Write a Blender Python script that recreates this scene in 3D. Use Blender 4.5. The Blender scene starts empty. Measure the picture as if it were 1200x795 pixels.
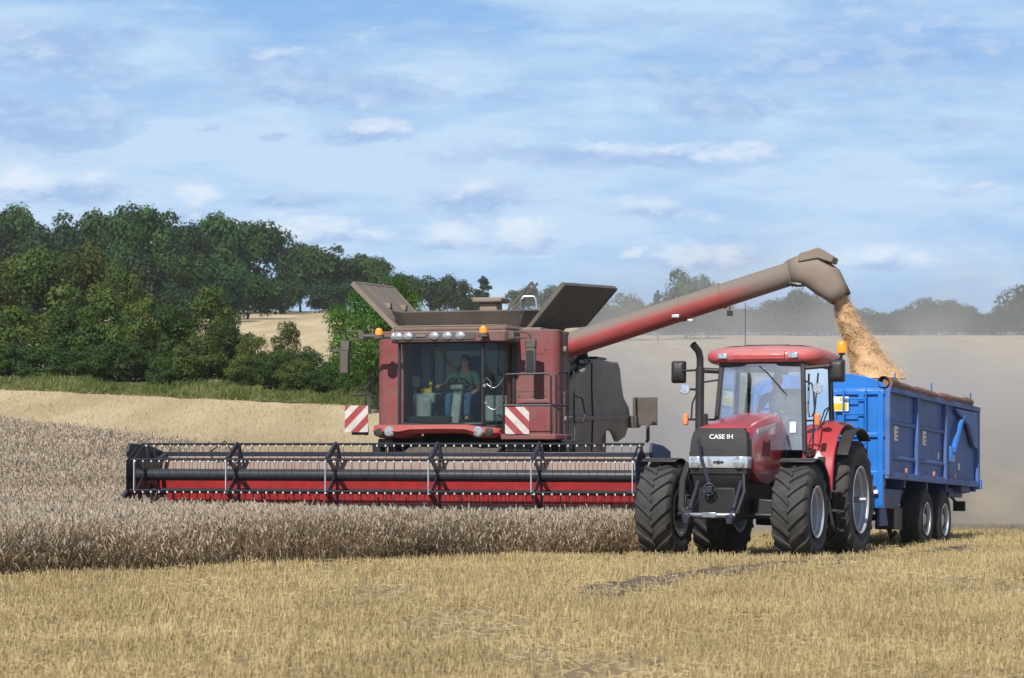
import bpy, math, random
import numpy as np
from mathutils import Vector, Matrix
rnd = random.Random(7); NR = np.random.default_rng(7)
scene = bpy.context.scene
COL = scene.collection
R = math.radians
def U(a, b): return rnd.uniform(a, b)

# ------------------------------------------------------------------ materials
class NT:
    def __init__(s, tree): s.t = tree
    def n(s, typ, inputs=None, **props):
        nd = s.t.nodes.new(typ)
        for k, v in props.items(): setattr(nd, k, v)
        for k, v in (inputs or {}).items():
            if isinstance(v, bpy.types.NodeSocket): s.t.links.new(v, nd.inputs[k])
            else: nd.inputs[k].default_value = v
        return nd
    def math(s, op, a, b=0.0, c=0.0, clamp=False):
        return s.n('ShaderNodeMath', {0: a, 1: b, 2: c}, operation=op, use_clamp=clamp).outputs[0]
    def mix(s, fac, a, b):
        nd = s.n('ShaderNodeMix', data_type='RGBA')
        for k, v in ((0, fac), (6, a), (7, b)):
            if isinstance(v, bpy.types.NodeSocket): s.t.links.new(v, nd.inputs[k])
            else: nd.inputs[k].default_value = v if k == 0 else tuple(v) + ((1,) if len(v) == 3 else ())
        return nd.outputs[2]
    def noise(s, vec, scale, detail=4, rough=.55):
        return s.n('ShaderNodeTexNoise', {'Vector': vec, 'Scale': scale, 'Detail': detail, 'Roughness': rough}).outputs[0]
    def ramp(s, v, lo, hi):
        return s.n('ShaderNodeMapRange', {0: v, 1: lo, 2: hi}, interpolation_type='SMOOTHSTEP').outputs[0]

def new_mat(name):
    m = bpy.data.materials.new(name); m.use_nodes = True
    m.node_tree.nodes.clear()
    nt = NT(m.node_tree)
    return m, nt, nt.n('ShaderNodeOutputMaterial')

DUST = (.21, .172, .14)
def mat(name, col, rough=.5, metal=0., var=.18, scale=5., bump=0., dust=0., up=0., dustcol=DUST, coat=0., upr=(.1, .95), outer=None, bscale=None, stretch=(1, 1, 1)):
    m, nt, out = new_mat(name)
    tc = nt.n('ShaderNodeTexCoord').outputs['Object']
    tc2 = nt.n('ShaderNodeMapping', {'Vector': tc, 'Scale': stretch}).outputs[0]
    n1 = nt.noise(tc2, scale)
    lo = [c * (1 - var) for c in col]; hi = [min(1, c * (1 + var)) for c in col]
    c = nt.mix(nt.ramp(n1, .3, .7), lo, hi)
    rg = rough
    if dust > 0 or up > 0:
        n2 = nt.noise(tc, 2.1, 6, .65)
        f = nt.math('MULTIPLY', nt.ramp(n2, .25, .75), dust)
        f = nt.math('ADD', f, dust * .5)
        nz = nt.n('ShaderNodeSeparateXYZ', {0: nt.n('ShaderNodeNewGeometry').outputs['Normal']}).outputs[2]
        f = nt.math('ADD', f, nt.math('MULTIPLY', nt.ramp(nz, *upr), up), clamp=True)
        if outer: f = nt.math('ADD', f, nt.math('MULTIPLY', nt.ramp(nt.n('ShaderNodeSeparateXYZ', {0: tc}).outputs[0], *outer), .85), clamp=True)
        c = nt.mix(f, c, dustcol)
        rg = nt.math('ADD', nt.math('MULTIPLY', f, .9 - rough), rough)
    b = nt.n('ShaderNodeBsdfPrincipled', {'Base Color': c, 'Roughness': rg, 'Metallic': metal, 'Coat Weight': coat, 'Coat Roughness': .15})
    if bump:
        bn = nt.noise(tc2, bscale or scale * 6, 5)
        nt.t.links.new(nt.n('ShaderNodeBump', {'Height': bn, 'Strength': bump, 'Distance': .02}).outputs[0], b.inputs['Normal'])
    nt.t.links.new(b.outputs[0], out.inputs[0])
    return m

def leafmat(name, col, col2, tr=.35, sc=.35):
    m, nt, out = new_mat(name)
    geo = nt.n('ShaderNodeNewGeometry')
    rp = nt.n('ShaderNodeTexNoise', {'Vector': geo.outputs['Position'], 'Scale': sc, 'Detail': 3}).outputs[0]
    rr = geo.outputs['Random Per Island']
    f = nt.math('ADD', nt.math('MULTIPLY', nt.ramp(rp, .35, .65), .65), nt.math('MULTIPLY', rr, .35))
    c = nt.mix(f, col, col2)
    oi = nt.n('ShaderNodeObjectInfo').outputs['Random']
    c = nt.n('ShaderNodeHueSaturation', {'Hue': nt.math('ADD', nt.math('MULTIPLY', oi, .04), .48), 'Value': nt.math('ADD', nt.math('MULTIPLY', oi, .4), .8), 'Color': c}).outputs[0]
    d = nt.n('ShaderNodeBsdfPrincipled', {'Base Color': c, 'Roughness': .65, 'Specular IOR Level': .25})
    t = nt.n('ShaderNodeBsdfTranslucent', {'Color': c})
    mx = nt.n('ShaderNodeMixShader', {0: tr, 1: d.outputs[0], 2: t.outputs[0]})
    nt.t.links.new(mx.outputs[0], out.inputs[0])
    return m

def strawmat(name, c1, c2, tr=.25):
    m, nt, out = new_mat(name)
    geo = nt.n('ShaderNodeNewGeometry')
    rr = geo.outputs['Random Per Island']
    n = nt.noise(geo.outputs['Position'], .5, 4)
    f = nt.math('ADD', nt.math('MULTIPLY', rr, .6), nt.math('MULTIPLY', nt.ramp(n, .3, .7), .4))
    c = nt.mix(f, c1, c2)
    d = nt.n('ShaderNodeBsdfPrincipled', {'Base Color': c, 'Roughness': .6, 'Specular IOR Level': .3})
    t = nt.n('ShaderNodeBsdfTranslucent', {'Color': c})
    mx = nt.n('ShaderNodeMixShader', {0: tr, 1: d.outputs[0], 2: t.outputs[0]})
    nt.t.links.new(mx.outputs[0], out.inputs[0])
    return m

def glassmat(name, tint=(.75, .85, .82), refl=.06, dirt=.06, dirtcol=(.35, .32, .28), fm=1.3):
    m, nt, out = new_mat(name)
    tc = nt.n('ShaderNodeTexCoord').outputs['Object']
    tr = nt.n('ShaderNodeBsdfTransparent', {0: tint + (1,)})
    gl = nt.n('ShaderNodeBsdfGlossy', {'Color': (1, 1, 1, 1), 'Roughness': .03})
    fr = nt.n('ShaderNodeFresnel', {'IOR': 1.5}).outputs[0]
    f = nt.math('ADD', nt.math('MULTIPLY', fr, fm), refl, clamp=True)
    a = nt.n('ShaderNodeMixShader', {0: f, 1: tr.outputs[0], 2: gl.outputs[0]})
    df = nt.n('ShaderNodeBsdfDiffuse', {0: dirtcol + (1,)})
    dn = nt.math('MULTIPLY', nt.ramp(nt.noise(tc, 3, 6), .35, .8), dirt * 2)
    b = nt.n('ShaderNodeMixShader', {0: dn, 1: a.outputs[0], 2: df.outputs[0]})
    nt.t.links.new(b.outputs[0], out.inputs[0])
    return m

def stripemat(name, sign, period=.24, off=0.):
    m, nt, out = new_mat(name)
    tc = nt.n('ShaderNodeTexCoord').outputs['Object']
    s = nt.n('ShaderNodeSeparateXYZ', {0: tc})
    v = nt.math('ADD', s.outputs[0], nt.math('MULTIPLY', s.outputs[2], -sign))
    f = nt.math('FRACT', nt.math('ADD', nt.math('DIVIDE', v, period), off + 20))
    g = nt.math('GREATER_THAN', f, .5)
    c = nt.mix(g, (.66, .62, .56), (.36, .03, .035))
    c = nt.mix(nt.math('MULTIPLY', nt.ramp(nt.noise(tc, 5, 5), .3, .8), .45), c, DUST)
    b = nt.n('ShaderNodeBsdfPrincipled', {'Base Color': c, 'Roughness': .55})
    nt.t.links.new(b.outputs[0], out.inputs[0])
    return m

def emitmat(name, col, strength):
    m, nt, out = new_mat(name)
    b = nt.n('ShaderNodeBsdfPrincipled', {'Base Color': col + (1,), 'Roughness': .2, 'Emission Color': col + (1,), 'Emission Strength': strength})
    nt.t.links.new(b.outputs[0], out.inputs[0])
    return m

M = dict(
    cred=mat('combine_red', (.24, .02, .03), .5, dust=.55, up=.45, dustcol=(.185, .115, .1)),
    cred2=mat('combine_red_clean', (.45, .02, .022), .35, dust=.12, up=.45, dustcol=(.3, .16, .13)),
    cdust=mat('dusty_panel', (.225, .178, .14), .75, var=.12, scale=1.3, dust=.12, up=.1, bump=.05),
    croof=mat('cab_roof_dusty_red', (.17, .05, .045), .6, dust=.55, up=.6, dustcol=(.2, .16, .135)),
    cside=mat('dusty_side_panel_brightened', (.33, .265, .21), .75, var=.14, scale=1.3, dust=.12, up=.1, dustcol=(.25, .205, .165), bump=.06),  # paler copy of the dusty panel, brightness added in colour for the dark side
    cdustd=mat('dusty_dark_panel', (.085, .072, .062), .7, var=.2, scale=2, dust=.15, up=.05),
    caug=mat('auger_red_dusty', (.36, .025, .028), .45, var=.15, scale=2, dust=.22, up=1., upr=(-.1, .7), outer=(4.2, 5.7), dustcol=(.2, .165, .14)),
    black=mat('black_plastic', (.013, .013, .015), .42, dust=.06, up=.08),
    blackm=mat('black_metal', (.014, .016, .02), .38, dust=.06, up=.15),
    navy=mat('dark_navy_metal', (.012, .018, .035), .35, dust=.05, up=.08),
    reel=mat('reel_tube_paint', (.02, .026, .034), .28, dust=.03, up=.06),
    bar=mat('reel_bar_paint', (.009, .012, .018), .75),
    steel=mat('worn_steel', (.36, .38, .41), .38, metal=.85),
    wsteel=mat('white_steel_lit_edge', (.62, .64, .66), .35, metal=.3, var=.1),  # white steel; also the sunlit front edges painted on the reel spiders
    hred=mat('header_red', (.29, .012, .015), .32, dust=.06, up=.1, dustcol=(.4, .15, .12)),
    hdust=mat('header_back_dusty', (.25, .12, .1), .7, var=.25, scale=1.6, dust=.75, dustcol=(.29, .235, .2)),
    tine=mat('tine_cap', (.75, .72, .66), .5),
    wire=mat('tine_wire', (.06, .055, .05), .5),
    tyre=mat('tyre_rubber', (.03, .029, .028), .85, var=.3, scale=8, dust=.36, up=.08, dustcol=(.08, .076, .072), bump=.15),
    ttyre=mat('trailer_tyre', (.018, .018, .018), .8, var=.3, scale=8, dust=.2, up=.1, dustcol=(.1, .09, .08)),
    rim=mat('silver_rim', (.5, .52, .56), .42, metal=.35, var=.1, dust=.12),
    tred=mat('tractor_red', (.43, .012, .022), .25, coat=.7, var=.06, dust=.08, up=.14, dustcol=(.36, .2, .18)),
    dred=mat('louvre_dark_red', (.14, .008, .012), .4),
    tred2=mat('roof_red', (.5, .05, .055), .35, coat=.2, var=.06, dust=.25, up=.4, dustcol=(.45, .25, .24)),
    grille=mat('grille_mesh', (.014, .015, .017), .5, dust=.07, dustcol=(.1, .09, .085), bump=.5, bscale=90),
    blackd=mat('matt_black', (.006, .006, .007), .6),
    chrome=mat('headlight_reflector', (.72, .74, .77), .18, metal=.7, var=.08),
    white=mat('white_paint', (.8, .8, .8), .4, var=.03),
    lens=mat('lamp_lens', (.5, .54, .57), .12, metal=.55, coat=1, var=.3, scale=26),
    dlens=mat('dusty_lamp_lens', (.42, .46, .5), .18, metal=.3, coat=.6, var=.25, scale=24, dust=.15),
    amber=emitmat('amber_lens', (.95, .28, .02), .35),
    orange=mat('orange_lens', (.8, .25, .08), .2, coat=.5),
    blue=mat('trailer_blue', (.006, .17, .58), .36, coat=.3, var=.1, scale=2, dust=.05, up=.12),
    blues=mat('trailer_blue_side_shaded', (.02, .115, .42), .4, var=.22, scale=1.5, dust=.34, up=.1, dustcol=(.17, .19, .235)),  # darker, duller than the front: the side's shade in its colour, plus dust
    dblue=mat('chassis_blue', (.012, .05, .2), .45, dust=.18, up=.2),
    yellow=mat('yellow_plate', (.85, .55, .02), .4),
    cover=mat('rolled_sheet', (.2, .1, .075), .8, var=.3, scale=5, bump=.4, dust=.15, dustcol=(.36, .24, .16)),
    glass=glassmat('cab_glass', (.86, .94, .88), .0, .008, (.2, .2, .17), .75),
    tglassw=glassmat('tractor_windscreen', (.85, .93, .95), .3, .09, (.5, .52, .52)),
    tglass=glassmat('tractor_glass', (.85, .93, .95), .2, .05, (.5, .5, .48)),
    interior=mat('cab_trim', (.13, .17, .15), .7, dust=.1),
    idark=mat('cab_trim_dark', (.03, .036, .036), .7),
    seat=mat('seat_fabric', (.05, .055, .065), .9, bump=.3),
    col=mat('steering_column', (.33, .38, .36), .6),
    ylev=mat('yellow_lever', (.6, .45, .03), .5),
    skin=mat('skin', (.5, .27, .19), .55, var=.08),
    hair=mat('hair', (.06, .04, .025), .8),
    tshirt=mat('green_tshirt', (.2, .38, .25), .9, bump=.3, scale=9),
    jeans=mat('jeans', (.06, .15, .27), .9, bump=.3, scale=12),
    lshirt=mat('pale_shirt', (.42, .5, .58), .9, bump=.3, scale=9),
    trous=mat('dark_trousers', (.05, .06, .08), .9),
    shoe=mat('boot', (.03, .022, .018), .7),
    eye=mat('eye', (.02, .015, .012), .2),
    grain=mat('wheat_grain', (.6, .395, .215), .75, var=.1, scale=9, bump=.3, bscale=60),
    oak=leafmat('oak_leaf', (.012, .034, .008), (.05, .096, .019), .2, .25),
    oak2=leafmat('oak_leaf_dark', (.012, .032, .01), (.038, .072, .02), .22, .25),
    olive=leafmat('olive_leaf', (.036, .066, .012), (.115, .145, .03), .28, .5),
    hedge=leafmat('hedge_leaf', (.035, .074, .013), (.12, .165, .032), .28, .7),
    hedge2=leafmat('hedge_leaf_deep', (.02, .05, .011), (.07, .118, .024), .26, .7),
    bright=leafmat('bright_leaf', (.035, .1, .012), (.1, .2, .025), .38, .9),
    farleaf=leafmat('far_leaf', (.02, .04, .015), (.05, .075, .025), .25, .2),
    conifer=leafmat('conifer_needle', (.01, .026, .013), (.022, .042, .02), .1, .3),
    bark=mat('bark', (.06, .05, .04), .9, bump=.6, scale=3),
    grassb=leafmat('grass_blade', (.08, .12, .02), (.26, .25, .09), .35, .6),
    ear=strawmat('wheat_ear', (.35, .285, .21), (.64, .545, .425), .2),
    stem=strawmat('wheat_stem', (.2, .145, .09), (.66, .52, .34), .25),
    stub=strawmat('stubble_straw', (.3, .225, .108), (.7, .555, .29), .25),
)

# ------------------------------------------------------------------ mesh builder
SPLIT = set('hydraulic_hose parking_leg tube_clip door_handle side_console cab_curtain_panel safety_chain step_bracket sheet_peg side_marker small_label fuel_tank bonnet_decal sheet_peg control_lever reel_arm bonnet_louvre panel_trim tail_lamp handrail chassis_bracket eyes side_rail'.split())
class MB:
    def __init__(s): s.v = []; s.f = []; s.m = []; s.k = 0
    def mat(s, k): s.k = k; return s
    def add(s, vs, fs):
        o = len(s.v); s.v += [tuple(p) for p in vs]
        for f in fs: s.f.append(tuple(i + o for i in f)); s.m.append(s.k)
        return s
    def hexa(s, p):       # 8 points, bottom ring then top ring
        return s.add(p, [(3, 2, 1, 0), (4, 5, 6, 7), (0, 1, 5, 4), (1, 2, 6, 5), (2, 3, 7, 6), (3, 0, 4, 7)])
    def box(s, x0, x1, y0, y1, z0, z1):
        return s.hexa([(x0, y0, z0), (x1, y0, z0), (x1, y1, z0), (x0, y1, z0), (x0, y0, z1), (x1, y0, z1), (x1, y1, z1), (x0, y1, z1)])
    def obox(s, c, size, rot=None):
        a, b, d = [q / 2 for q in size]; c = Vector(c)
        mt = rot if rot is not None else Matrix.Identity(3)
        P = [(-a, -b, -d), (a, -b, -d), (a, b, -d), (-a, b, -d), (-a, -b, d), (a, -b, d), (a, b, d), (-a, b, d)]
        return s.hexa([c + mt @ Vector(p) for p in P])
    def beam(s, p0, p1, w, h=None, up=(0, 0, 1), w1=None, h1=None):
        p0, p1 = Vector(p0), Vector(p1); d = (p1 - p0).normalized(); up = Vector(up)
        sd = d.cross(up)
        if sd.length < 1e-4: sd = d.cross(Vector((0, 1, 0)))
        sd.normalize(); u2 = sd.cross(d); h = h or w; w1 = w1 or w; h1 = h1 or h
        q = []
        for p, ww, hh in ((p0, w, h), (p1, w1, h1)):
            q += [p - sd * ww / 2 - u2 * hh / 2, p + sd * ww / 2 - u2 * hh / 2, p + sd * ww / 2 + u2 * hh / 2, p - sd * ww / 2 + u2 * hh / 2]
        return s.hexa(q)
    def tube(s, pts, r, n=8, caps=True):
        pts = [Vector(p) for p in pts]; L = len(pts)
        rs = r if isinstance(r, (list, tuple)) else [r] * L
        t0 = (pts[1] - pts[0]).normalized()
        a = t0.orthogonal().normalized(); rings = []
        for i, p in enumerate(pts):
            t = (pts[min(i + 1, L - 1)] - pts[max(i - 1, 0)]).normalized()
            a = (a - t * a.dot(t)).normalized(); b = t.cross(a)
            rings.append([p + (a * math.cos(2 * math.pi * k / n) + b * math.sin(2 * math.pi * k / n)) * rs[i] for k in range(n)])
        return s.rings(rings, caps)
    def rings(s, rings, caps=True, closed=True):
        n = len(rings[0]); vs = [p for r_ in rings for p in r_]; fs = []
        for i in range(len(rings) - 1):
            for k in range(n if closed else n - 1):
                k2 = (k + 1) % n
                fs.append((i * n + k, i * n + k2, (i + 1) * n + k2, (i + 1) * n + k))
        if caps: fs += [tuple(reversed(range(n))), tuple(range((len(rings) - 1) * n, len(rings) * n))]
        return s.add(vs, fs)
    def prism(s, poly, axis, a, b):        # poly of 2-d points extruded along axis
        def P(q, t):
            return {'x': (t, q[0], q[1]), 'y': (q[0], t, q[1]), 'z': (q[0], q[1], t)}[axis]
        n = len(poly); vs = [P(q, a) for q in poly] + [P(q, b) for q in poly]
        fs = [tuple(range(n)), tuple(reversed(range(n, 2 * n)))] + [(i, i + n, (i + 1) % n + n, (i + 1) % n) for i in range(n)]
        return s.add(vs, fs)
    def lathe(s, prof, c, axis='x', n=32, caps=True):  # prof: (offset along axis, radius)
        c = Vector(c); rings = []
        for o, r in prof:
            ring = []
            for k in range(n):
                t = 2 * math.pi * k / n; a, b = r * math.cos(t), r * math.sin(t)
                ring.append(c + Vector({'x': (o, a, b), 'y': (a, o, b), 'z': (a, b, o)}[axis]))
            rings.append(ring)
        return s.rings(rings, caps)
    def ball(s, c, r, n=10, m=6):
        rx, ry, rz = r if isinstance(r, (tuple, list)) else (r, r, r)
        rings = []
        for i in range(1, m):
            t = math.pi * i / m
            rings.append([(c[0] + rx * math.sin(t) * math.cos(2 * math.pi * k / n), c[1] + ry * math.sin(t) * math.sin(2 * math.pi * k / n), c[2] - rz * math.cos(t)) for k in range(n)])
        return s.rings(rings, True)
    def sheet(s, grid):
        a, b = len(grid), len(grid[0])
        return s.add([p for r_ in grid for p in r_], [(i * b + j, i * b + j + 1, (i + 1) * b + j + 1, (i + 1) * b + j) for i in range(a - 1) for j in range(b - 1)])
    def build(s, name, mats, parent=None, bevel=0., smooth=38, solid=0., seg=2, loc=None, label=None, sub=0):
        if name in SPLIT:
            gs = s.islands()
            if len(gs) > 1:
                os_ = [g_.build2(name, mats, parent, bevel, smooth, solid, seg, loc, label, sub) for g_ in gs]
                return os_[0]
        return s.build2(name, mats, parent, bevel, smooth, solid, seg, loc, label, sub)
    def islands(s):
        par = list(range(len(s.v)))
        def fd(i):
            while par[i] != i: par[i] = par[par[i]]; i = par[i]
            return i
        for f in s.f:
            for i in f[1:]: par[fd(f[0])] = fd(i)
        bb = {}
        for i, p in enumerate(s.v):
            b = bb.setdefault(fd(i), [list(p), list(p)])
            for k in range(3): b[0][k] = min(b[0][k], p[k]); b[1][k] = max(b[1][k], p[k])
        ks = list(bb); cl_ = {k: k for k in ks}; e = .012
        def fc(i):
            while cl_[i] != i: i = cl_[i]
            return i
        for a in range(len(ks)):
            for b in range(a):
                A, B = bb[ks[a]], bb[ks[b]]
                if all(A[0][k] - e <= B[1][k] and B[0][k] - e <= A[1][k] for k in range(3)): cl_[fc(ks[a])] = fc(ks[b])
        out = {}
        for f, m_ in zip(s.f, s.m):
            g = out.setdefault(fc(fd(f[0])), (MB(), {})); mb, mp = g
            for i in f:
                if i not in mp: mp[i] = len(mb.v); mb.v.append(s.v[i])
            mb.f.append(tuple(mp[i] for i in f)); mb.m.append(m_)
        return [g[0] for g in out.values()]
    def build2(s, name, mats, parent=None, bevel=0., smooth=38, solid=0., seg=2, loc=None, label=None, sub=0):
        me = bpy.data.meshes.new(name); me.from_pydata(s.v, [], s.f)
        if not isinstance(mats, (list, tuple)): mats = [mats]
        for q in mats: me.materials.append(M[q] if isinstance(q, str) else q)
        me.polygons.foreach_set('material_index', s.m)
        import bmesh
        bm = bmesh.new(); bm.from_mesh(me); bmesh.ops.recalc_face_normals(bm, faces=bm.faces); bm.to_mesh(me); bm.free()
        if smooth:
            me.polygons.foreach_set('use_smooth', [True] * len(me.polygons)); me.set_sharp_from_angle(angle=R(smooth))
        o = bpy.data.objects.new(name, me); COL.objects.link(o)
        if parent: o.parent = parent
        if loc: o.location = loc
        if solid:
            md = o.modifiers.new('Solid', 'SOLIDIFY'); md.thickness = solid; md.offset = 0
        if bevel:
            md = o.modifiers.new('Bevel', 'BEVEL'); md.width = bevel; md.segments = seg; md.limit_method = 'ANGLE'; md.angle_limit = R(35)
        if sub:
            md = o.modifiers.new('Sub', 'SUBSURF'); md.levels = sub; md.render_levels = sub
        if label: o['label'] = label
        return o

def tag(o, label=None, cat=None, group=None, kind=None):
    if label: o['label'] = label
    if cat: o['category'] = cat
    if group: o['group'] = group
    if kind: o['kind'] = kind
    return o
def thing(name, label, cat, loc=(0, 0, 0), rot=(0, 0, 0), group=None):
    o = bpy.data.objects.new(name, None); COL.objects.link(o); o.empty_display_size = .3
    o.location = loc; o.rotation_euler = rot
    return tag(o, label, cat, group)
def copy_tree(o, parent=None):
    c = o.copy(); COL.objects.link(c)
    if parent: c.parent = parent
    for ch in [q for q in bpy.data.objects if q.parent == o]: copy_tree(ch, c)
    return c
def quads_obj(name, Q, mats, idx=None, parent=None):   # Q: (N,4,3)
    Q = np.asarray(Q, np.float32); n = len(Q)
    me = bpy.data.meshes.new(name)
    me.vertices.add(n * 4); me.vertices.foreach_set('co', Q.reshape(-1))
    me.loops.add(n * 4); me.loops.foreach_set('vertex_index', np.arange(n * 4, dtype=np.int32))
    me.polygons.add(n); me.polygons.foreach_set('loop_start', np.arange(0, n * 4, 4, dtype=np.int32))
    for q in (mats if isinstance(mats, (list, tuple)) else [mats]): me.materials.append(M[q])
    if idx is not None: me.polygons.foreach_set('material_index', np.asarray(idx, np.int32))
    me.update(calc_edges=True)
    o = bpy.data.objects.new(name, me); COL.objects.link(o)
    if parent: o.parent = parent
    return o
def text_part(name, body, size, m, parent, loc, rot, depth=.006, sx=1.0):
    cu = bpy.data.curves.new(name + '_curve', 'FONT'); cu.body = body; cu.size = size; cu.extrude = depth; cu.align_x = 'CENTER'; cu.align_y = 'CENTER'; cu.offset = size * .02
    t = bpy.data.objects.new(name + '_tmp', cu); COL.objects.link(t)
    bpy.context.view_layer.update()
    me = bpy.data.meshes.new_from_object(t.evaluated_get(bpy.context.evaluated_depsgraph_get()))
    bpy.data.objects.remove(t); bpy.data.curves.remove(cu)
    me.materials.clear(); me.materials.append(M[m]); me.name = name
    o = bpy.data.objects.new(name, me); COL.objects.link(o); o.parent = parent; o.location = loc; o.rotation_euler = rot; o.scale = (sx, 1, 1)
    return o
def skin_part(name, verts, edges, radii, m, parent, levels=1):
    me = bpy.data.meshes.new(name + '_sk'); me.from_pydata(verts, edges, [])
    o = bpy.data.objects.new(name, me); COL.objects.link(o)
    sk = o.modifiers.new('Skin', 'SKIN'); sk.use_smooth_shade = True
    for i, r in enumerate(radii):
        d = me.skin_vertices[0].data[i]; d.radius = (r, r) if not isinstance(r, tuple) else r; d.use_root = (i == 0)
    ss = o.modifiers.new('S', 'SUBSURF'); ss.levels = levels; ss.render_levels = levels
    bpy.context.view_layer.update()
    nm = bpy.data.meshes.new_from_object(o.evaluated_get(bpy.context.evaluated_depsgraph_get()))
    o.modifiers.clear(); o.data = nm; nm.name = name
    nm.materials.clear(); nm.materials.append(M[m])
    o.parent = parent
    return o

# ------------------------------------------------------------------ camera, light, sky
CZ, F, PIT = 1.6, 2800., math.atan(122.5 / 2800)
cam = bpy.data.cameras.new('Camera'); cam.sensor_width = 36; cam.lens = 36 * F / 1200
cam.clip_start = .5; cam.clip_end = 4000
cam.dof.use_dof = True; cam.dof.focus_distance = 40.; cam.dof.aperture_fstop = 4.5
camo = bpy.data.objects.new('Camera', cam); COL.objects.link(camo)
camo.location = (0, 0, CZ); camo.rotation_euler = (math.pi / 2 + PIT, 0, 0)
scene.camera = camo

SUN_EL, SUN_DIR = 43., (-.33, -.944)
sun = bpy.data.lights.new('Sun', 'SUN'); sun.energy = 5.0; sun.angle = R(.6); sun.color = (1, .955, .88)
suno = bpy.data.objects.new('Sun', sun); COL.objects.link(suno)
hd = Vector((SUN_DIR[0], SUN_DIR[1], 0)).normalized() * math.cos(R(SUN_EL)); hd.z = math.sin(R(SUN_EL))
suno.rotation_euler = hd.to_track_quat('Z', 'Y').to_euler(); suno.location = (-60, -60, 80)

world = bpy.data.worlds.new('World'); scene.world = world; world.use_nodes = True
wt = world.node_tree; wt.nodes.clear(); W = NT(wt)
wo = W.n('ShaderNodeOutputWorld')
dirv = W.n('ShaderNodeTexCoord').outputs['Generated']
sx = W.n('ShaderNodeSeparateXYZ', {0: dirv})
ya = W.math('MAXIMUM', W.math('ABSOLUTE', sx.outputs[1]), .08)
u = W.math('MULTIPLY', W.math('DIVIDE', sx.outputs[0], ya), 2.8)     # azimuth and elevation tangents
v = W.math('MULTIPLY', W.math('DIVIDE', sx.outputs[2], ya), 2.8)
zz = W.math('ADD', W.math('MULTIPLY', W.math('MAXIMUM', sx.outputs[2], 0), 2.4), .16)
vec = W.n('ShaderNodeCombineXYZ', {0: sx.outputs[0], 1: sx.outputs[1], 2: zz})
vn = W.n('ShaderNodeVectorMath', {0: vec.outputs[0]}, operation='NORMALIZE')
sky = W.n('ShaderNodeTexSky', {'Vector': vn.outputs[0]}, sky_type='NISHITA', sun_disc=False)
sky.sun_elevation = R(SUN_EL); sky.sun_rotation = math.atan2(SUN_DIR[0], SUN_DIR[1]) % (2 * math.pi)
sky.ozone_density = 1.6; sky.dust_density = .6; sky.air_density = 1.0
uv = W.n('ShaderNodeCombineXYZ', {0: u, 1: v, 2: 0.})
st4 = W.n('ShaderNodeMapping', {'Vector': uv.outputs[0], 'Scale': (1, 4.2, 1), 'Rotation': (0, 0, R(-4))}).outputs[0]
nV = W.n('ShaderNodeTexNoise', {'Vector': st4, 'Scale': 2.6, 'Detail': 7, 'Roughness': .6})
st = W.n('ShaderNodeMapping', {'Vector': uv.outputs[0], 'Scale': (1, 2.3, 1)}).outputs[0]
nA = W.n('ShaderNodeTexNoise', {'Vector': st, 'Scale': 9., 'Detail': 8, 'Roughness': .6})
nB = W.n('ShaderNodeTexNoise', {'Vector': st, 'Scale': 2.2, 'Detail': 5, 'Roughness': .55})
nA2 = W.n('ShaderNodeTexNoise', {'Vector': st, 'Scale': 26., 'Detail': 6, 'Roughness': .6})
nA3 = W.n('ShaderNodeTexNoise', {'Vector': st, 'Scale': 70., 'Detail': 5, 'Roughness': .65})
nAv = W.math('ADD', W.math('MULTIPLY', W.math('SUBTRACT', nA.outputs[0], .5), 1.5), W.math('ADD', W.math('MULTIPLY', W.math('SUBTRACT', nA2.outputs[0], .5), 1.1), W.math('MULTIPLY', W.math('SUBTRACT', nA3.outputs[0], .5), .6)))
nC = W.n('ShaderNodeTexNoise', {'Vector': st, 'Scale': 5.5, 'Detail': 6, 'Roughness': .6})
wu = W.n('ShaderNodeSeparateXYZ', {0: nC.outputs['Color']})
uB = W.math('ADD', u, W.math('MULTIPLY', W.math('SUBTRACT', wu.outputs[0], .5), .14))
vB = W.math('ADD', v, W.math('MULTIPLY', W.math('SUBTRACT', wu.outputs[1], .5), .06))
cl = {'g': None, 'w': None}
def blob(px, py, rx, ry, amp, kind):
    cx, cy = (px - 600) / 1000, (520 - py) / 1000
    a = W.math('DIVIDE', W.math('SUBTRACT', uB, cx), rx / 1000)
    b = W.math('DIVIDE', W.math('SUBTRACT', vB, cy), ry / 1000)
    r2 = W.math('ADD', W.math('MULTIPLY', a, a), W.math('MULTIPLY', b, b))
    g = W.math('MULTIPLY', W.math('EXPONENT', W.math('MULTIPLY', r2, -1.)), amp)
    cl[kind] = g if cl[kind] is None else W.math('MAXIMUM', cl[kind], g)
    if kind == 'w' and ry >= 12: blob(px + 6, py + ry * 1.0, rx * 1.1, ry * .55, amp * .8, 'g')
for a in SKYBLOBS if 'SKYBLOBS' in globals() else [
    (60, 60, 95, 30, 1.0), (150, 45, 40, 14, .7), (110, 85, 70, 14, .8), (60, 150, 100, 26, 1.0), (10, 135, 60, 25, .8),
    (300, 75, 75, 22, .9), (380, 100, 130, 22, 1.0), (440, 112, 90, 16, .9), (580, 110, 50, 14, .6), (420, 155, 70, 16, .8), (315, 154, 22, 6, .6), (245, 148, 16, 7, .5),
    (560, 238, 75, 18, .8), (350, 234, 45, 9, .9), (90, 228, 60, 16, .9), (840, 125, 75, 18, .9), (800, 100, 40, 12, .75), (900, 115, 50, 14, .6),
    (700, 185, 190, 16, .75), (1130, 145, 60, 10, .55), (1130, 212, 90, 10, .5), (780, 245, 90, 8, .5), (620, 285, 60, 12, .7), (840, 300, 60, 12, .6),
    (1000, 60, 260, 70, .5), (760, 20, 150, 18, .4)]: blob(*a, 'g')
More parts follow.
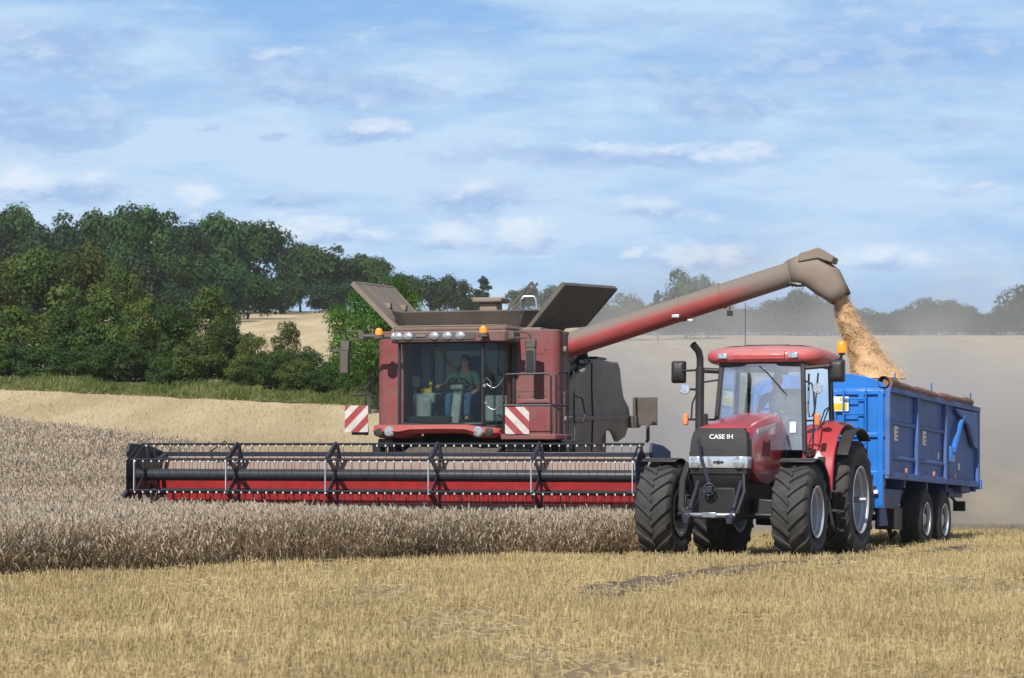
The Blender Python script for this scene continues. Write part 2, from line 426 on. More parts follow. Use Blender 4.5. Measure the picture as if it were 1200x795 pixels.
for a in [(25, 208, 45, 20, 1.0), (95, 212, 30, 16, .8), (232, 230, 34, 20, .95), (360, 262, 80, 16, 1.0), (430, 268, 40, 10, .8), (520, 265, 45, 14, .95), (612, 266, 45, 16, 1.0),
          (560, 225, 45, 10, .8), (700, 166, 50, 10, .85), (790, 168, 55, 12, 1.0), (850, 175, 60, 10, .9), (760, 238, 50, 13, .9), (820, 245, 40, 9, .7), (735, 290, 20, 10, .9),
          (800, 290, 50, 16, 1.0), (860, 288, 26, 14, .9), (1020, 300, 40, 14, .85), (1075, 305, 40, 11, .8), (1075, 208, 50, 7, .75), (1140, 212, 50, 7, .6), (440, 148, 50, 10, .75), (530, 92, 30, 8, .6),
          (330, 62, 40, 9, .55), (460, 75, 30, 8, .55), (50, 55, 50, 12, .45), (640, 298, 30, 8, .6)]: blob(*a, 'w')
gm = W.ramp(W.math('ADD', cl['g'], W.math('MULTIPLY', nAv, 1.0)), .1, .65)
wm = W.ramp(W.math('ADD', cl['w'], W.math('MULTIPLY', nAv, 1.2)), .15, 1.1)
hi = W.ramp(v, .55, .9)                                               # general broken cloud overhead
ov = W.math('MULTIPLY', W.ramp(nB.outputs[0], .5, .66), hi)
veil = W.math('MULTIPLY', W.ramp(nV.outputs[0], .36, .66), .85)
lowv = W.math('SUBTRACT', 1.0, W.ramp(v, .08, .5))
veil = W.math('ADD', veil, W.math('MULTIPLY', lowv, .3), clamp=True)
bandx = W.math('MULTIPLY', W.math('EXPONENT', W.math('MULTIPLY', W.math('POWER', W.math('DIVIDE', W.math('SUBTRACT', v, .33), .13), 2.), -1.)), W.math('SUBTRACT', .55, W.math('MULTIPLY', W.ramp(u, .0, .6), .5)))
veil = W.math('ADD', veil, bandx, clamp=True)
SK = 1.0
lowk = W.ramp(v, 1.3, .62)
sb = W.mix(W.math('MULTIPLY', lowk, .8), sky.outputs[0], (2.15, 4.3, 7.6))
veil = W.math('MULTIPLY', veil, lowk)
c = W.mix(W.math('MULTIPLY', veil, .9), sb, (4.75, 6.2, 7.8))
gc = W.mix(W.ramp(W.math('ADD', nA2.outputs[0], W.math('MULTIPLY', W.math('SUBTRACT', nA.outputs[0], .5), .8)), .38, .66), (2.75, 4.1, 6.6), (3.7, 5.0, 7.1))
c = W.mix(W.math('MULTIPLY', gm, .85), c, gc)
c = W.mix(W.math('MULTIPLY', wm, .66), c, (6.9, 7.5, 8.2))
c = W.mix(W.math('MULTIPLY', ov, .45), c, tuple(SK * q for q in (5.0, 5.6, 6.4)))
bg = W.n('ShaderNodeBackground', {'Color': c, 'Strength': .121})
wt.links.new(bg.outputs[0], wo.inputs[0])

scene.view_settings.view_transform = 'Standard'; scene.view_settings.look = 'None'; scene.view_settings.gamma = 1
scene.view_settings.use_curve_mapping = False; scene.view_settings.exposure = 0.06
scene.render.engine = 'CYCLES'
cy = scene.cycles; cy.use_denoising = True; cy.max_bounces = 8; cy.diffuse_bounces = 3; cy.glossy_bounces = 3; cy.transparent_max_bounces = 16; cy.volume_bounces = 1
cy.volume_step_rate = 1.0; cy.volume_max_steps = 128

# ------------------------------------------------------------------ terrain
DR = np.array([-80, 0, 16, 28, 33, 36, 39, 42, 44, 47.5, 55, 62, 70, 80, 95, 115, 150, 250, 400, 620, 800, 960])
ZR = np.array([.3, 0, 0, -.02, -.06, -.14, -.24, -.285, -.30, -.335, -.45, -.6, -.82, -1.35, -2.6, -3.8, -3.0, 4, 14.5, 30, 38, 42])
DL = np.array([-80, 0, 28, 34, 40, 44, 50, 60, 70, 100, 160, 325, 620, 800, 960])
ZL = np.array([.3, 0, -.02, -.06, -.2, -.08, .45, 1.3, 2.05, 4.5, 8, 19.6, 36, 43, 46])
_d = np.arange(-80, 961, .5)
def _sm(d, z):
    q = np.interp(_d, d, z); k = np.ones(5) / 5
    for _ in range(3): q = np.convolve(np.pad(q, 2, mode='edge'), k, 'valid')
    return q
_zr, _zl = _sm(DR, ZR), _sm(DL, ZL)
def ground(x, y):
    x = np.asarray(x, float); y = np.asarray(y, float)
    yc = np.clip(y, 0, 45); yf = np.maximum(y - 45, 0)
    a = np.minimum(-.05 * yc - 4.5 + .08 * yf, 2); b = np.minimum(.05 * yc - 3 + .12 * yf, 25)
    t = np.clip((x - a) / (b - a), 0, 1); t = t * t * (3 - 2 * t)
    return (1 - t) * np.interp(y, _d, _zl) + t * np.interp(y, _d, _zr)
def gz(x, y): return float(ground(x, y))
def at(px, py, D):
    xr, ur = (px - 600) / F, -(py - 397.5) / F
    cp, sp = math.cos(PIT), math.sin(PIT)
    d = (xr, cp - ur * sp, sp + ur * cp)
    return Vector((d[0] * D / d[1], D, CZ + d[2] * D / d[1]))

def make_ground():
    m, nt, out = new_mat('stubble_soil')
    P = nt.n('ShaderNodeTexCoord').outputs['Object']
    s1 = nt.noise(nt.n('ShaderNodeMapping', {'Vector': P, 'Rotation': (0, 0, R(22)), 'Scale': (1, .12, 1)}).outputs[0], 7., 4)
    s2 = nt.noise(P, .18, 5); s3 = nt.noise(P, 9., 6, .7)
    s4 = nt.noise(nt.n('ShaderNodeMapping', {'Vector': P, 'Rotation': (0, 0, R(-70)), 'Scale': (1, .05, 1)}).outputs[0], .35, 3)
    c = nt.mix(nt.ramp(s3, .3, .7), (.13, .095, .058), (.36, .275, .155))
    c = nt.mix(nt.math('MULTIPLY', nt.ramp(s1, .4, .65), .55), c, (.52, .42, .245))
    c = nt.mix(nt.math('MULTIPLY', nt.ramp(s2, .4, .7), .35), c, (.3, .22, .12))
    yv = nt.n('ShaderNodeSeparateXYZ', {0: P}).outputs[1]
    far = nt.ramp(yv, 54, 72)
    cf = nt.mix(nt.ramp(s4, .35, .65), (.43, .34, .2), (.57, .46, .29))
    c = nt.mix(far, c, cf)
    b = nt.n('ShaderNodeBsdfPrincipled', {'Base Color': c, 'Roughness': .9, 'Specular IOR Level': .1})
    bp = nt.n('ShaderNodeBump', {'Height': nt.math('ADD', s3, s1), 'Strength': .8, 'Distance': .06})
    nt.t.links.new(bp.outputs[0], b.inputs['Normal']); nt.t.links.new(b.outputs[0], out.inputs[0])
    ys = np.concatenate([np.linspace(-78, 10, 12), np.linspace(12, 80, 100), np.geomspace(81, 955, 70)])
    s = np.linspace(-1, 1, 161); s = np.sign(s) * (np.abs(s) ** 1.7)
    X = s[None, :] * (30 + .62 * np.maximum(ys, 0))[:, None] + 0; X = np.where(np.abs(s)[None, :] > .999, np.sign(X) * 640, X)
    Y = np.repeat(ys[:, None], len(s), 1); Z = ground(X, Y)
    g = MB(); g.sheet([[(X[i, j], Y[i, j], Z[i, j]) for j in range(X.shape[1])] for i in range(X.shape[0])])
    o = g.build('ground', m, smooth=180); tag(o, kind='structure')
make_ground()
# ------------------------------------------------------------------ wheels
def tyre_mesh(mb, c, r, w, rr, lugs=20, lug_h=.04, lug_w=.055, sgn=1, tread=True, n=48):
    """pneumatic tyre on an x axle: carcass plus chevron lugs"""
    h = w / 2; ri = r - (lug_h if tread else 0)
    prof = [(-h * .72, rr), (-h * .86, rr + .02), (-h * .99, rr + (ri - rr) * .45), (-h, rr + (ri - rr) * .62), (-h * .95, ri - .05), (-h * .84, ri - .012), (-h * .45, ri), (0, ri + .004),
            (h * .45, ri), (h * .84, ri - .012), (h * .95, ri - .05), (h, rr + (ri - rr) * .62), (h * .99, rr + (ri - rr) * .45), (h * .86, rr + .02), (h * .72, rr)]
    mb.lathe(prof, c, 'x', n, False)
    c = Vector(c)
    def P(x, rad, a): return c + Vector((x, -rad * math.cos(a), rad * math.sin(a)))
    if tread:
        da = 2 * math.pi / lugs
        for k in range(lugs):
            for sd in (-1, 1):
                a0 = k * da + (da / 2 if sd > 0 else 0)
                rings = []
                for t, lift in ((-.04, 1), (.25, 1), (.55, 1), (.86, .97), (.98, .55), (1.0, .0)):
                    x = sd * h * (t if t < 1 else 1.005); ang = a0 + .37 * (max(t, 0) ** .85) * (1 if t >= 0 else 0)
                    base = ri - .01 if t < .8 else (ri - .03 if t < .95 else (ri - .09 if t < 1 else ri - .17))
                    top = ri + lug_h * lift - (0 if t < .9 else (.035 if t < 1 else .125))
                    wa = lug_w / 2 / r * (1.15 if t < .9 else .9)
                    rings.append([P(x, base, ang - wa * 1.25), P(x, base, ang + wa * 1.25), P(x, top, ang + wa * .8), P(x, top, ang - wa * .8)])
                mb.rings(rings, True)
    else:
        for x in (-.6, -.2, .2, .6):
            mb.lathe([(x * h - .022, ri - .01), (x * h - .02, ri + .008), (x * h + .02, ri + .008), (x * h + .022, ri - .01)], c, 'x', n)
    return mb
def rim_mesh(mb, c, rr, w, sd, dish=.5, bolts=8):
    h = w / 2 * sd
    prof = [(h * .98, rr + .015), (h * 1.0, rr - .005), (h * .92, rr - .025), (h * .74, rr - .03), (h * .66, rr - .065), (h * .35, rr - .075), (h * .28, rr - .1), (h * dish, rr - .115), (h * (dish - .1), rr * .7), (h * (dish + .1), rr * .56), (h * (dish + .1), rr * .4), (h * (dish - .02), rr * .33), (h * (dish - .02), .0)]
    mb.lathe(prof, c, 'x', 40, False)
    mb.lathe([(-h * .95, rr + .015), (-h * .95, rr - .03), (-h * .2, rr - .12), (-h * .2, .0)], c, 'x', 32, False)
    for k in range(bolts):
        a = 2 * math.pi * k / bolts
        p = Vector(c) + Vector((h * (dish - .0), rr * .36 * math.cos(a), rr * .36 * math.sin(a)))
        mb.tube([p, p + Vector((h * .14, 0, 0))], .018, 6)
        a += math.pi / bolts; p = Vector(c) + Vector((h * (dish - .07), rr * .71 * math.cos(a), rr * .71 * math.sin(a)))
        mb.mat(1).lathe([(-h * .05, rr * .085), (h * .06, rr * .085), (h * .06, 0)], p, 'x', 12); mb.mat(0)  # dark raised discs stand for the shade inside the rim holes
    return mb
def wheel(parent, name, c, r, w, rr, sd, tm='tyre', rmat='rim', tread=True, lugs=20, lug_h=.04, lug_w=.055, dish=.5, shaft=0.):
    hub = MB(); hub.lathe([(-w * .3, .11), (w * .42 * dish * 2, .11), (w * .45 * dish * 2, .08), (w * .45 * dish * 2, 0)] if sd > 0 else [(w * .3, .11), (-w * .42 * dish * 2, .11), (-w * .45 * dish * 2, .08), (-w * .45 * dish * 2, 0)], (0, 0, 0), 'x', 16)
    if shaft: hub.tube([(0, 0, 0), (sd * (w / 2 * dish + shaft), 0, 0)], .05, 12)
    o = hub.build(name, 'steel' if shaft else rmat, parent, loc=c)
    tyre_mesh(MB(), (0, 0, 0), r, w, rr, lugs, lug_h, lug_w, sd, tread).build('tyre', tm, o, smooth=30)
    rim_mesh(MB(), (0, 0, 0), rr, w, sd, dish).build('rim', [rmat, 'blackm'], o, smooth=30)
    return o

# ------------------------------------------------------------------ combine harvester (x = image right, y = to its rear, z up)
C_LOC, C_YAW = (-.85, 44.1, -.25), R(-16)
def make_combine():
    t = thing('combine_harvester', 'dusty red combine harvester with a wide reel header and its unloading auger swung out', 'combine harvester', C_LOC, (0, 0, C_YAW))
    # --- main body, parts of the shell
    b = MB()
    b.prism([(-1.9, 1.56), (.95, 1.56), (.95, 5.2), (-1.9, 5.2)], 'z', 2.0, 3.96)
    b.prism([(-1.55, 1.56), (1.3, 1.56), (1.3, 5.6), (-1.55, 5.6)], 'z', 1.35, 3.05)
    body = b.build('body', 'cdust', t, bevel=.05)
    d = MB(); d.prism([(-1.5, .9), (1.25, .9), (1.25, 5.0), (-1.5, 5.0)], 'z', 1.05, 1.36); d.box(-1.2, .95, 5.0, 6.2, 1.1, 2.6); d.obox((0, 1.3, .9), (2.4, .35, .4)); d.obox((0, 4.6, .75), (2.2, .25, .25))
    d.build('chassis', 'blackm', t, bevel=.03)
    # red front shell: left and right columns with rounded outer edge
    def column(x0, x1, sd):
        n = MB(); xo = x1 if sd > 0 else x0; xi = x0 if sd > 0 else x1; pts = [(xi, .62)]
        r_ = .17
        for k in range(7):
            a = k / 6 * math.pi / 2
            pts.append((xo - sd * r_ + sd * r_ * math.sin(a), .62 + r_ - r_ * math.cos(a)))
        pts += [(xo, .95 if sd > 0 else 1.55), (xi, .95 if sd > 0 else 1.55)]
        n.prism(pts, 'z', 1.95, 3.97)
        return n
    p = column(.6, 1.6, 1).build('front_panel', 'cred', t, bevel=.02)
    n = MB(); n.obox((1.0, .618, 2.82), (.78, .008, .012)); n.obox((1.0, .618, 3.52), (.78, .008, .01)); [n.lathe([(-.012, .016), (0, .016), (0, 0)], (x_, .612, z_), 'y', 8) for x_ in (.85, 1.1, 1.35) for z_ in (2.74, 3.6)]; n.build('panel_trim', 'cdustd', p)
    g = MB(); g.prism([(.78, 2.06), (1.5, 2.06), (1.5, 2.55), (1.38, 2.68), (.9, 2.68), (.78, 2.55)], 'y', .6, .66)
    g.build('panel_recess', 'cred', p, bevel=.03)
    q = MB(); q.lathe([(-.008, .06), (0, .06), (.004, .0)], (1.02, .612, 3.28), 'y', 20); q.mat(1).obox((1.02, .604, 3.29), (.02, .012, .06)); q.obox((1.02, .604, 3.25), (.02, .012, .02))
    q.build('round_sticker', ['white', 'black'], p)
    column(-1.96, -1.42, -1).build('front_panel', 'cred', t, bevel=.02)
    # dusty rounded corner behind the red shell
    n = MB(); n.prism([(.8, .95), (1.6, .95), (1.62, 1.05), (1.62, 1.35), (1.35, 1.55), (.8, 1.55)], 'z', 2.0, 3.95)
    n.lathe([(0, .07), (.05, .07), (.07, .05), (.07, 0)], (1.6, 1.0, 3.6), 'x', 14)
    n.build('tank_corner', 'cdust', t, bevel=.03)
    # side panels
    sp = [(.95, 2.0), (.95, 2.82), (1.5, 3.05), (1.85, 3.15), (2.9, 3.38), (3.3, 3.5), (5.3, 3.52), (5.5, 3.4), (5.62, 3.1), (5.8, 2.82), (6.25, 2.62), (6.34, 2.5), (6.25, 2.2), (5.95, 1.98), (5.35, 1.88),
          (5.2, 1.98), (5.0, 2.08), (4.6, 2.13), (4.25, 2.08), (3.95, 1.95), (3.7, 1.66), (1.7, 1.62)]
    for sd, xo in ((1, 1.62), (-1, -1.98)):
        s = MB(); s.prism(sp, 'x', xo - sd * .12, xo)
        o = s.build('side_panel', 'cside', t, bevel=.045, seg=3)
        if sd > 0:
            l = MB()
            l.tube([(xo + .012, 3.05, 3.42), (xo + .015, 3.02, 3.0), (xo + .015, 3.1, 2.4), (xo + .012, 3.02, 1.66)], .018, 6)
            l.build('panel_seam', 'blackm', o)
            w = MB(); pts = [(1.0, 2.28), (5.8, 2.34), (6.2, 2.4), (6.2, 2.47), (5.8, 2.44), (1.0, 2.36)]
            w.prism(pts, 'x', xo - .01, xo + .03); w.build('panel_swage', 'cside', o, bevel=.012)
    # engine bay seen over the side panel
    e = MB()
    e.lathe([(-.55, .1), (-.5, .26), (.4, .26), (.45, .22), (.5, .29), (.56, .29), (.6, .2), (.6, 0)], (1.15, 3.0, 3.72), 'y', 24)
    e.obox((1.2, 2.2, 3.2), (.5, 1.0, .5)); e.obox((1.3, 3.2, 3.43), (.5, 1.6, .08)); e.obox((1.25, 4.2, 3.55), (.6, .8, .05))
    for k in range(7): e.tube([(1.45, 1.6 + k * .18, 3.0), (1.5 - .05 * k, 1.7 + k * .16, 3.3 + .03 * (k % 3)), (1.2, 1.9 + k * .2, 3.5 + .04 * (k % 2))], .03, 6)
    e.build('engine_air_cleaner', 'blackm', t, bevel=.012)
    n = MB(); n.tube([(1.5, 2.0, 3.35), (1.55, 2.3, 3.62), (1.56, 2.7, 3.66), (1.6, 3.0, 3.45)], .025, 6); n.build('hose', 'black', t)
    # straw chopper end board
    n = MB(); n.obox((1.75, 6.4, 2.5), (.06, .5, .62)); n.obox((1.95, 6.35, 2.52), (.5, .05, .58)); n.tube([(2.0, 6.35, 2.25), (2.0, 6.35, 1.92), (1.96, 6.35, 1.88)], .04, 8)
    n.obox((1.4, 6.3, 2.3), (.8, .3, .25)); n.build('spreader_board', 'cdustd', t, bevel=.01)
    # wheels: big drive wheels in front, small ones behind
    for sd in (-1, 1):
        wheel(t, 'drive_wheel', (-.15 + sd * 1.4, 1.5, .92), .96, .75, .42, sd, lugs=22)
        wheel(t, 'steering_wheel_rear', (-.15 + sd * 1.3, 4.75, .72), .75, .5, .33, sd, lugs=20)
    # --- grain tank extension and covers
    g = MB()
    def skirt(lo, hi, th=.04):
        for i in range(len(lo) - 1):
            a, b2, c2, d2 = [Vector(q) for q in (lo[i], lo[i + 1], hi[i + 1], hi[i])]
            nn = (b2 - a).cross(d2 - a).normalized() * th
            g.hexa([a, b2, b2 + nn, a + nn, d2, c2, c2 + nn, d2 + nn])
    lo = [(-1.62, 3.3, 4.0), (-1.62, 1.3, 4.0), (-1.5, 1.05, 3.98), (.7, 1.05, 3.98), (.9, 1.3, 3.98), (.9, 3.3, 4.0)]
    hi = [(-1.75, 3.4, 4.36), (-1.86, 1.25, 4.42), (-1.5, .82, 4.36), (.85, .82, 4.36), (1.18, 1.2, 4.38), (1.15, 3.4, 4.36)]
    skirt(lo, hi); skirt([lo[-1], lo[0]], [hi[-1], hi[0]])
    te = g.build('tank_extension', 'cdustd', t, bevel=.012)
    n = MB(); n.prism([(-1.75, .85), (1.2, .85), (1.2, 3.5), (-1.75, 3.5)], 'z', 3.95, 4.02); n.obox((-.35, .86, 4.05), (1.8, .12, .06)); n.build('tank_rim', 'cdust', te, bevel=.015)
    n = MB(); n.tube([(.5, 2.0, 4.3), (.5, 2.0, 4.62), (.53, 2.05, 4.68), (.72, 2.1, 4.68), (.76, 2.1, 4.62), (.8, 2.1, 4.3)], .022, 6); n.build('grab_loop', 'steel', te)
    n = MB(); n.prism([(-.62, 2.4), (-.02, 2.4), (-.02, 3.0), (-.62, 3.0)], 'z', 4.6, 4.7); n.prism([(-.5, 2.5), (-.14, 2.5), (-.14, 2.9), (-.5, 2.9)], 'z', 4.3, 4.6); n.build('bubble_auger_cap', 'cdust', te, bevel=.03)
    n = MB(); n.beam((.05, 2.6, 4.45), (.5, 2.75, 5.0), .1, .05); n.beam((.14, 2.6, 4.45), (.62, 2.75, 4.98), .06, .05); n.beam((.5, 2.72, 5.0), (.6, 2.72, 4.82), .05); n.beam((.1, 2.6, 4.6), (.4, 2.7, 4.65), .04)
    n.build('elevator_head', 'cdustd', te, bevel=.006)
    def flap(name, h0, h1, o1, o0, ribs_in):
        g = MB(); h0, h1, o1, o0 = map(Vector, (h0, h1, o1, o0))
        nn = (h1 - h0).cross(o0 - h0).normalized() * .035
        g.hexa([h0, h1, o1, o0, h0 + nn, h1 + nn, o1 + nn, o0 + nn])
        o = g.build(name, 'cdust' if ribs_in else 'cdustd', t, bevel=.008)  # flap seen from below gets the darker colour: its shade is painted in
        g = MB(); up = nn.normalized()
        edge = .05
        for a, b2 in ((h0, h1), (h1, o1), (o1, o0), (o0, h0)): g.beam(a, b2, .05, .09, up)
        for k in (1, 2, 3):
            f = k / 4 if ribs_in else k / 4
            g.beam(h0.lerp(h1, f), o0.lerp(o1, f), .035, .08, up)
        if ribs_in:
            g.beam(h0.lerp(o0, .55), h1.lerp(o1, .55), .03, .06, up)
            for f in (.3, .7): g.obox(h0.lerp(h1, f).lerp(o0.lerp(o1, f), .5) + up * .05, (.14, .12, .1))
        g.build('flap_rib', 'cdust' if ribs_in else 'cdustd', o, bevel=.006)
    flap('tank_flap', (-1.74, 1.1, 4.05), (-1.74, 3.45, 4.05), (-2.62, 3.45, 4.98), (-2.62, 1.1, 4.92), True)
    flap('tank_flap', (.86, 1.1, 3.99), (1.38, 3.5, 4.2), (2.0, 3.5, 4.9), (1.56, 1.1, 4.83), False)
    # --- unloading auger
    a = MB(); A0, A1 = Vector((1.25, 1.45, 3.6)), Vector((5.85, 1.38, 4.98)); dr = (A1 - A0).normalized()
    a.tube([A0, A0 + dr * .25], .29, 28); a.tube([A0 + dr * .2, A0 + dr * .32], .31, 28)
    a.tube([A0 + dr * .3, A1], [.235, .22], 32); a.tube([A1 - dr * .08, A1], .245, 32)
    a.tube([(1.2, 1.5, 2.9), (1.22, 1.5, 3.3), (1.3, 1.47, 3.62)], .28, 24)
    for s_ in (2.6, 3.4): a.tube([A0 + dr * s_, A0 + dr * (s_ + .04)], .243, 28)
    au = a.build('unloading_auger', 'caug', t, bevel=.0, smooth=40)
    sec = []
    def ring(c, d, hw, hh, n=28, e=2.6):
        c = Vector(c); d = Vector(d).normalized(); sd = Vector((0, 1, 0)); up = sd.cross(d).normalized() * -1
        if up.z < 0: up = -up
        out = []
        for k in range(n):
            q = 2 * math.pi * k / n; cs, sn = math.cos(q), math.sin(q)
            f = 1 / (abs(cs) ** e + abs(sn) ** e) ** (1 / e)
            out.append(c + sd * (hw * cs * f) + up * (hh * sn * f))
        return out
    S = [((5.83, 1.38, 4.97), dr, .25, .25, 2), ((6.05, 1.38, 5.02), (1, 0, .18), .28, .29, 2.4), ((6.28, 1.38, 4.98), (1, 0, -.25), .3, .33, 2.8), ((6.5, 1.38, 4.8), (.75, 0, -.7), .3, .3, 3), ((6.63, 1.38, 4.64), (.6, 0, -.8), .29, .235, 3), ((6.74, 1.38, 4.5), (.55, 0, -.85), .28, .19, 3)]
    s = MB(); s.rings([ring(c_, d_, a_, b_, e=e_) for c_, d_, a_, b_, e_ in S], False)
    so = s.build('spout', 'cdust', au, smooth=50, solid=.02)
    s = MB(); s.prism([(6.0, 5.16), (6.02, 5.32), (6.38, 5.42), (6.66, 5.24), (6.62, 5.13), (6.36, 5.22)], 'y', 1.08, 1.68); s.build('spout_cap', 'cdust', au, bevel=.02)
    s = MB(); s.tube([A1 + Vector((-.05, -.2, -.2)), A1 + Vector((.08, -.26, -.22)), A1 + Vector((.2, -.24, -.24))], .04, 8); s.build('spout_clamp', 'blackm', au)
    s = MB(); p_ = A0 + dr * 3.6; s.tube([p_ + Vector((0, -.1, -.2)), p_ + Vector((0, -.1, -.33))], .012, 6); s.obox(p_ + Vector((0, -.1, -.38)), (.1, .08, .1)); s.build('hanging_lamp', 'black', au, bevel=.01)
    s = MB(); p_ = A0 + dr * 2.55; s.obox(p_ + Vector((0, -.19, -.12)), (.14, .06, .06)); s.obox(p_ + Vector((.26, -.12, -.2)), (.1, .05, .05)); s.build('tube_clip', 'wsteel', au, bevel=.01)
    # --- cab
    cb = MB()
    cb.prism([(-1.33, .05), (-1.2, -.02), (.3, -.02), (.55, .1), (.76, .5), (.76, 1.5), (-1.33, 1.5)], 'z', 2.08, 2.2)
    for x, y in ((-1.31, .05), (.33, -.01)): cb.beam((x, y, 2.2), (x, y, 3.74), .05, .06, (0, 1, 0))
    cb.beam((.74, .62, 2.2), (.74, .62, 3.74), .09, .1, (0, 1, 0)); cb.beam((-1.31, 1.45, 2.2), (-1.31, 1.45, 3.74), .08, .1, (0, 1, 0))
    cb.beam((-1.31, .02, 3.72), (.33, -.02, 3.72), .06, .05); cb.beam((.33, -.02, 3.72), (.74, .6, 3.72), .06, .05)
    cb.beam((-1.31, .02, 2.21), (.33, -.02, 2.21), .05, .05); cb.beam((.33, -.02, 2.21), (.74, .6, 2.21), .06, .05)
    cab = cb.build('cab_frame', 'blackm', t, bevel=.012)
    n = MB(); n.box(-1.3, .75, 1.42, 1.5, 2.2, 2.95); n.box(-1.3, -1.1, 1.42, 1.5, 2.95, 3.74); n.box(.62, .75, 1.42, 1.5, 2.95, 3.74); n.box(-1.1, .62, 1.42, 1.5, 3.62, 3.74); n.build('rear_wall', 'interior', cab, bevel=.01)
    n = MB(); n.sheet([[(-1.1, 1.44, 2.95), (.62, 1.44, 2.95)], [(-1.1, 1.44, 3.62), (.62, 1.44, 3.62)]]); n.build('rear_window', 'glass', cab)
    n = MB(); n.sheet([[(-1.29, .03, 2.22), (-.5, -.06, 2.22), (.31, -.02, 2.22)], [(-1.29, .03, 3.7), (-.5, -.06, 3.7), (.31, -.02, 3.7)]]); n.build('windscreen', 'glass', cab)
    n = MB(); gs = [(.34, -.01), (.48, .04), (.6, .17), (.68, .35), (.73, .58)]; n.sheet([[(x, y, 2.22) for x, y in gs], [(x, y, 3.7) for x, y in gs]]); n.build('corner_window', 'glass', cab)
    n = MB(); n.sheet([[(-1.32, .1, 2.22), (-1.32, 1.4, 2.22)], [(-1.32, .1, 3.7), (-1.32, 1.4, 3.7)]]); n.build('side_window', 'glass', cab)
    n = MB(); n.tube([(-.6, -.08, 3.68), (-.42, -.085, 3.42), (-.12, -.075, 3.1)], .008, 6); n.tube([(-.56, -.08, 3.68), (-.38, -.085, 3.42), (-.1, -.075, 3.14)], .006, 6); n.tube([(-.3, -.09, 3.4), (.02, -.07, 2.86)], .009, 6); n.build('wiper', 'black', cab)
    n = MB(); n.tube([(.36, -.04, 3.0), (.42, -.1, 3.06), (.5, -.06, 2.98), (.5, -.05, 2.86)], .014, 6); n.lathe([(0, .03), (.03, .03), (.04, 0)], (.37, -.05, 2.92), 'y', 10); n.lathe([(0, .03), (.03, .03), (.04, 0)], (.4, -.05, 2.6), 'y', 10); n.build('door_handle', 'steel', cab)
    # interior
    n = MB(); n.obox((-.3, .98, 2.58), (.52, .5, .14)); n.prism([(1.12, 2.55), (1.26, 2.55), (1.36, 3.32), (1.24, 3.36)], 'x', -.56, -.04); n.obox((-.3, 1.0, 2.36), (.36, .36, .32)); n.obox((-.3, 1.3, 3.42), (.28, .1, .18)); n.build('driver_seat', 'seat', cab, bevel=.05, seg=3)
    n = MB(); n.prism([(.3, 2.2), (.52, 2.2), (.66, 2.86), (.56, 2.9)], 'x', -.42, -.24); n.obox((-.33, .5, 2.9), (.24, .12, .1)); n.build('steering_column', 'col', cab, bevel=.03)
    n = MB()
    ctr = Vector((-.33, .6, 2.98)); ax = Vector((0, .45, .89)).normalized(); e1 = Vector((1, 0, 0)); e2 = ax.cross(e1)
    pts = [ctr + (e1 * math.cos(k * math.pi / 10) + e2 * math.sin(k * math.pi / 10)) * .2 for k in range(21)]
    n.tube(pts, .018, 8); n.tube([ctr - e1 * .2, ctr + e1 * .2], .015, 6); n.tube([ctr, ctr - ax * .15], .025, 8); n.build('steering_wheel', 'black', cab)
    n = MB(); n.obox((-.95, .75, 2.7), (.42, .7, .2)); n.obox((-.95, .5, 2.45), (.3, .3, .5)); n.obox((.42, 1.0, 2.5), (.5, .75, .5)); n.build('side_console', 'col', cab, bevel=.04)
    n = MB(); n.obox((-.92, .5, 2.84), (.2, .06, .08)); n.tube([(-.86, .55, 2.78), (-.84, .5, 2.95)], .02, 8); n.ball((-.84, .49, 2.97), .04); n.build('control_lever', 'ylev', cab, bevel=.01)
    n = MB(); n.beam((-1.08, .25, 2.2), (-1.08, .3, 2.95), .03); n.obox((-1.05, .28, 3.0), (.16, .05, .2)); n.obox((-.78, .3, 2.3), (.8, .2, .12)); n.beam((-.75, .3, 2.2), (-.68, .4, 2.45), .05); n.build('monitor', 'idark', cab, bevel=.012)
    n = MB(); n.box(-1.28, -1.1, 1.3, 1.38, 2.25, 3.7); n.box(.5, .7, 1.3, 1.38, 2.6, 3.65); n.build('cab_curtain_panel', 'interior', cab, bevel=.02)
    # roof with lamp bar
    rf = MB()
    outl = [(-1.46, .02), (-1.4, -.1), (-1.25, -.17), (.62, -.19), (.78, -.12), (.86, .05), (.86, 1.65), (-1.46, 1.65)]
    rf.prism(outl, 'z', 3.72, 3.93); rf.prism([(x * .985, y + (.05 if y < .1 else 0)) for x, y in outl], 'z', 3.925, 4.01)
    roof = rf.build('cab_roof', 'croof', t, bevel=.03, seg=3)
    n = MB(); n.prism([(-1.42, -.06), (-1.24, -.185), (.25, -.2), (.25, -.1), (-1.3, -.05)], 'z', 3.755, 3.905); n.build('lamp_bar', 'cdustd', roof, bevel=.02)
    for i, x in enumerate((-1.37, -1.26, -1.06, -.55, -.3, -.05)):
        y = -.125 if i == 0 else (-.175 if i == 1 else -.195)
        n = MB(); n.lathe([(.05, .098), (-.01, .095), (-.03, .07), (-.036, 0)], (0, 0, 0), 'y', 20)
        o = n.build('roof_lamp', 'dlens', roof, loc=(x, y, 3.835)); o.scale = (1.0 if i else .6, 1, .78)
    n = MB(); n.obox((-.82, -.2, 3.84), (.2, .02, .05)); n.build('roof_badge', 'cdust', roof, bevel=.01)
    n = MB(); n.prism([(-1.4, -.02), (-1.2, -.12), (.6, -.14), (.78, 0), (.78, 1.6), (-1.4, 1.6)], 'z', 4.008, 4.035); n.build('roof_dust_top', 'cdust', roof, bevel=.01)
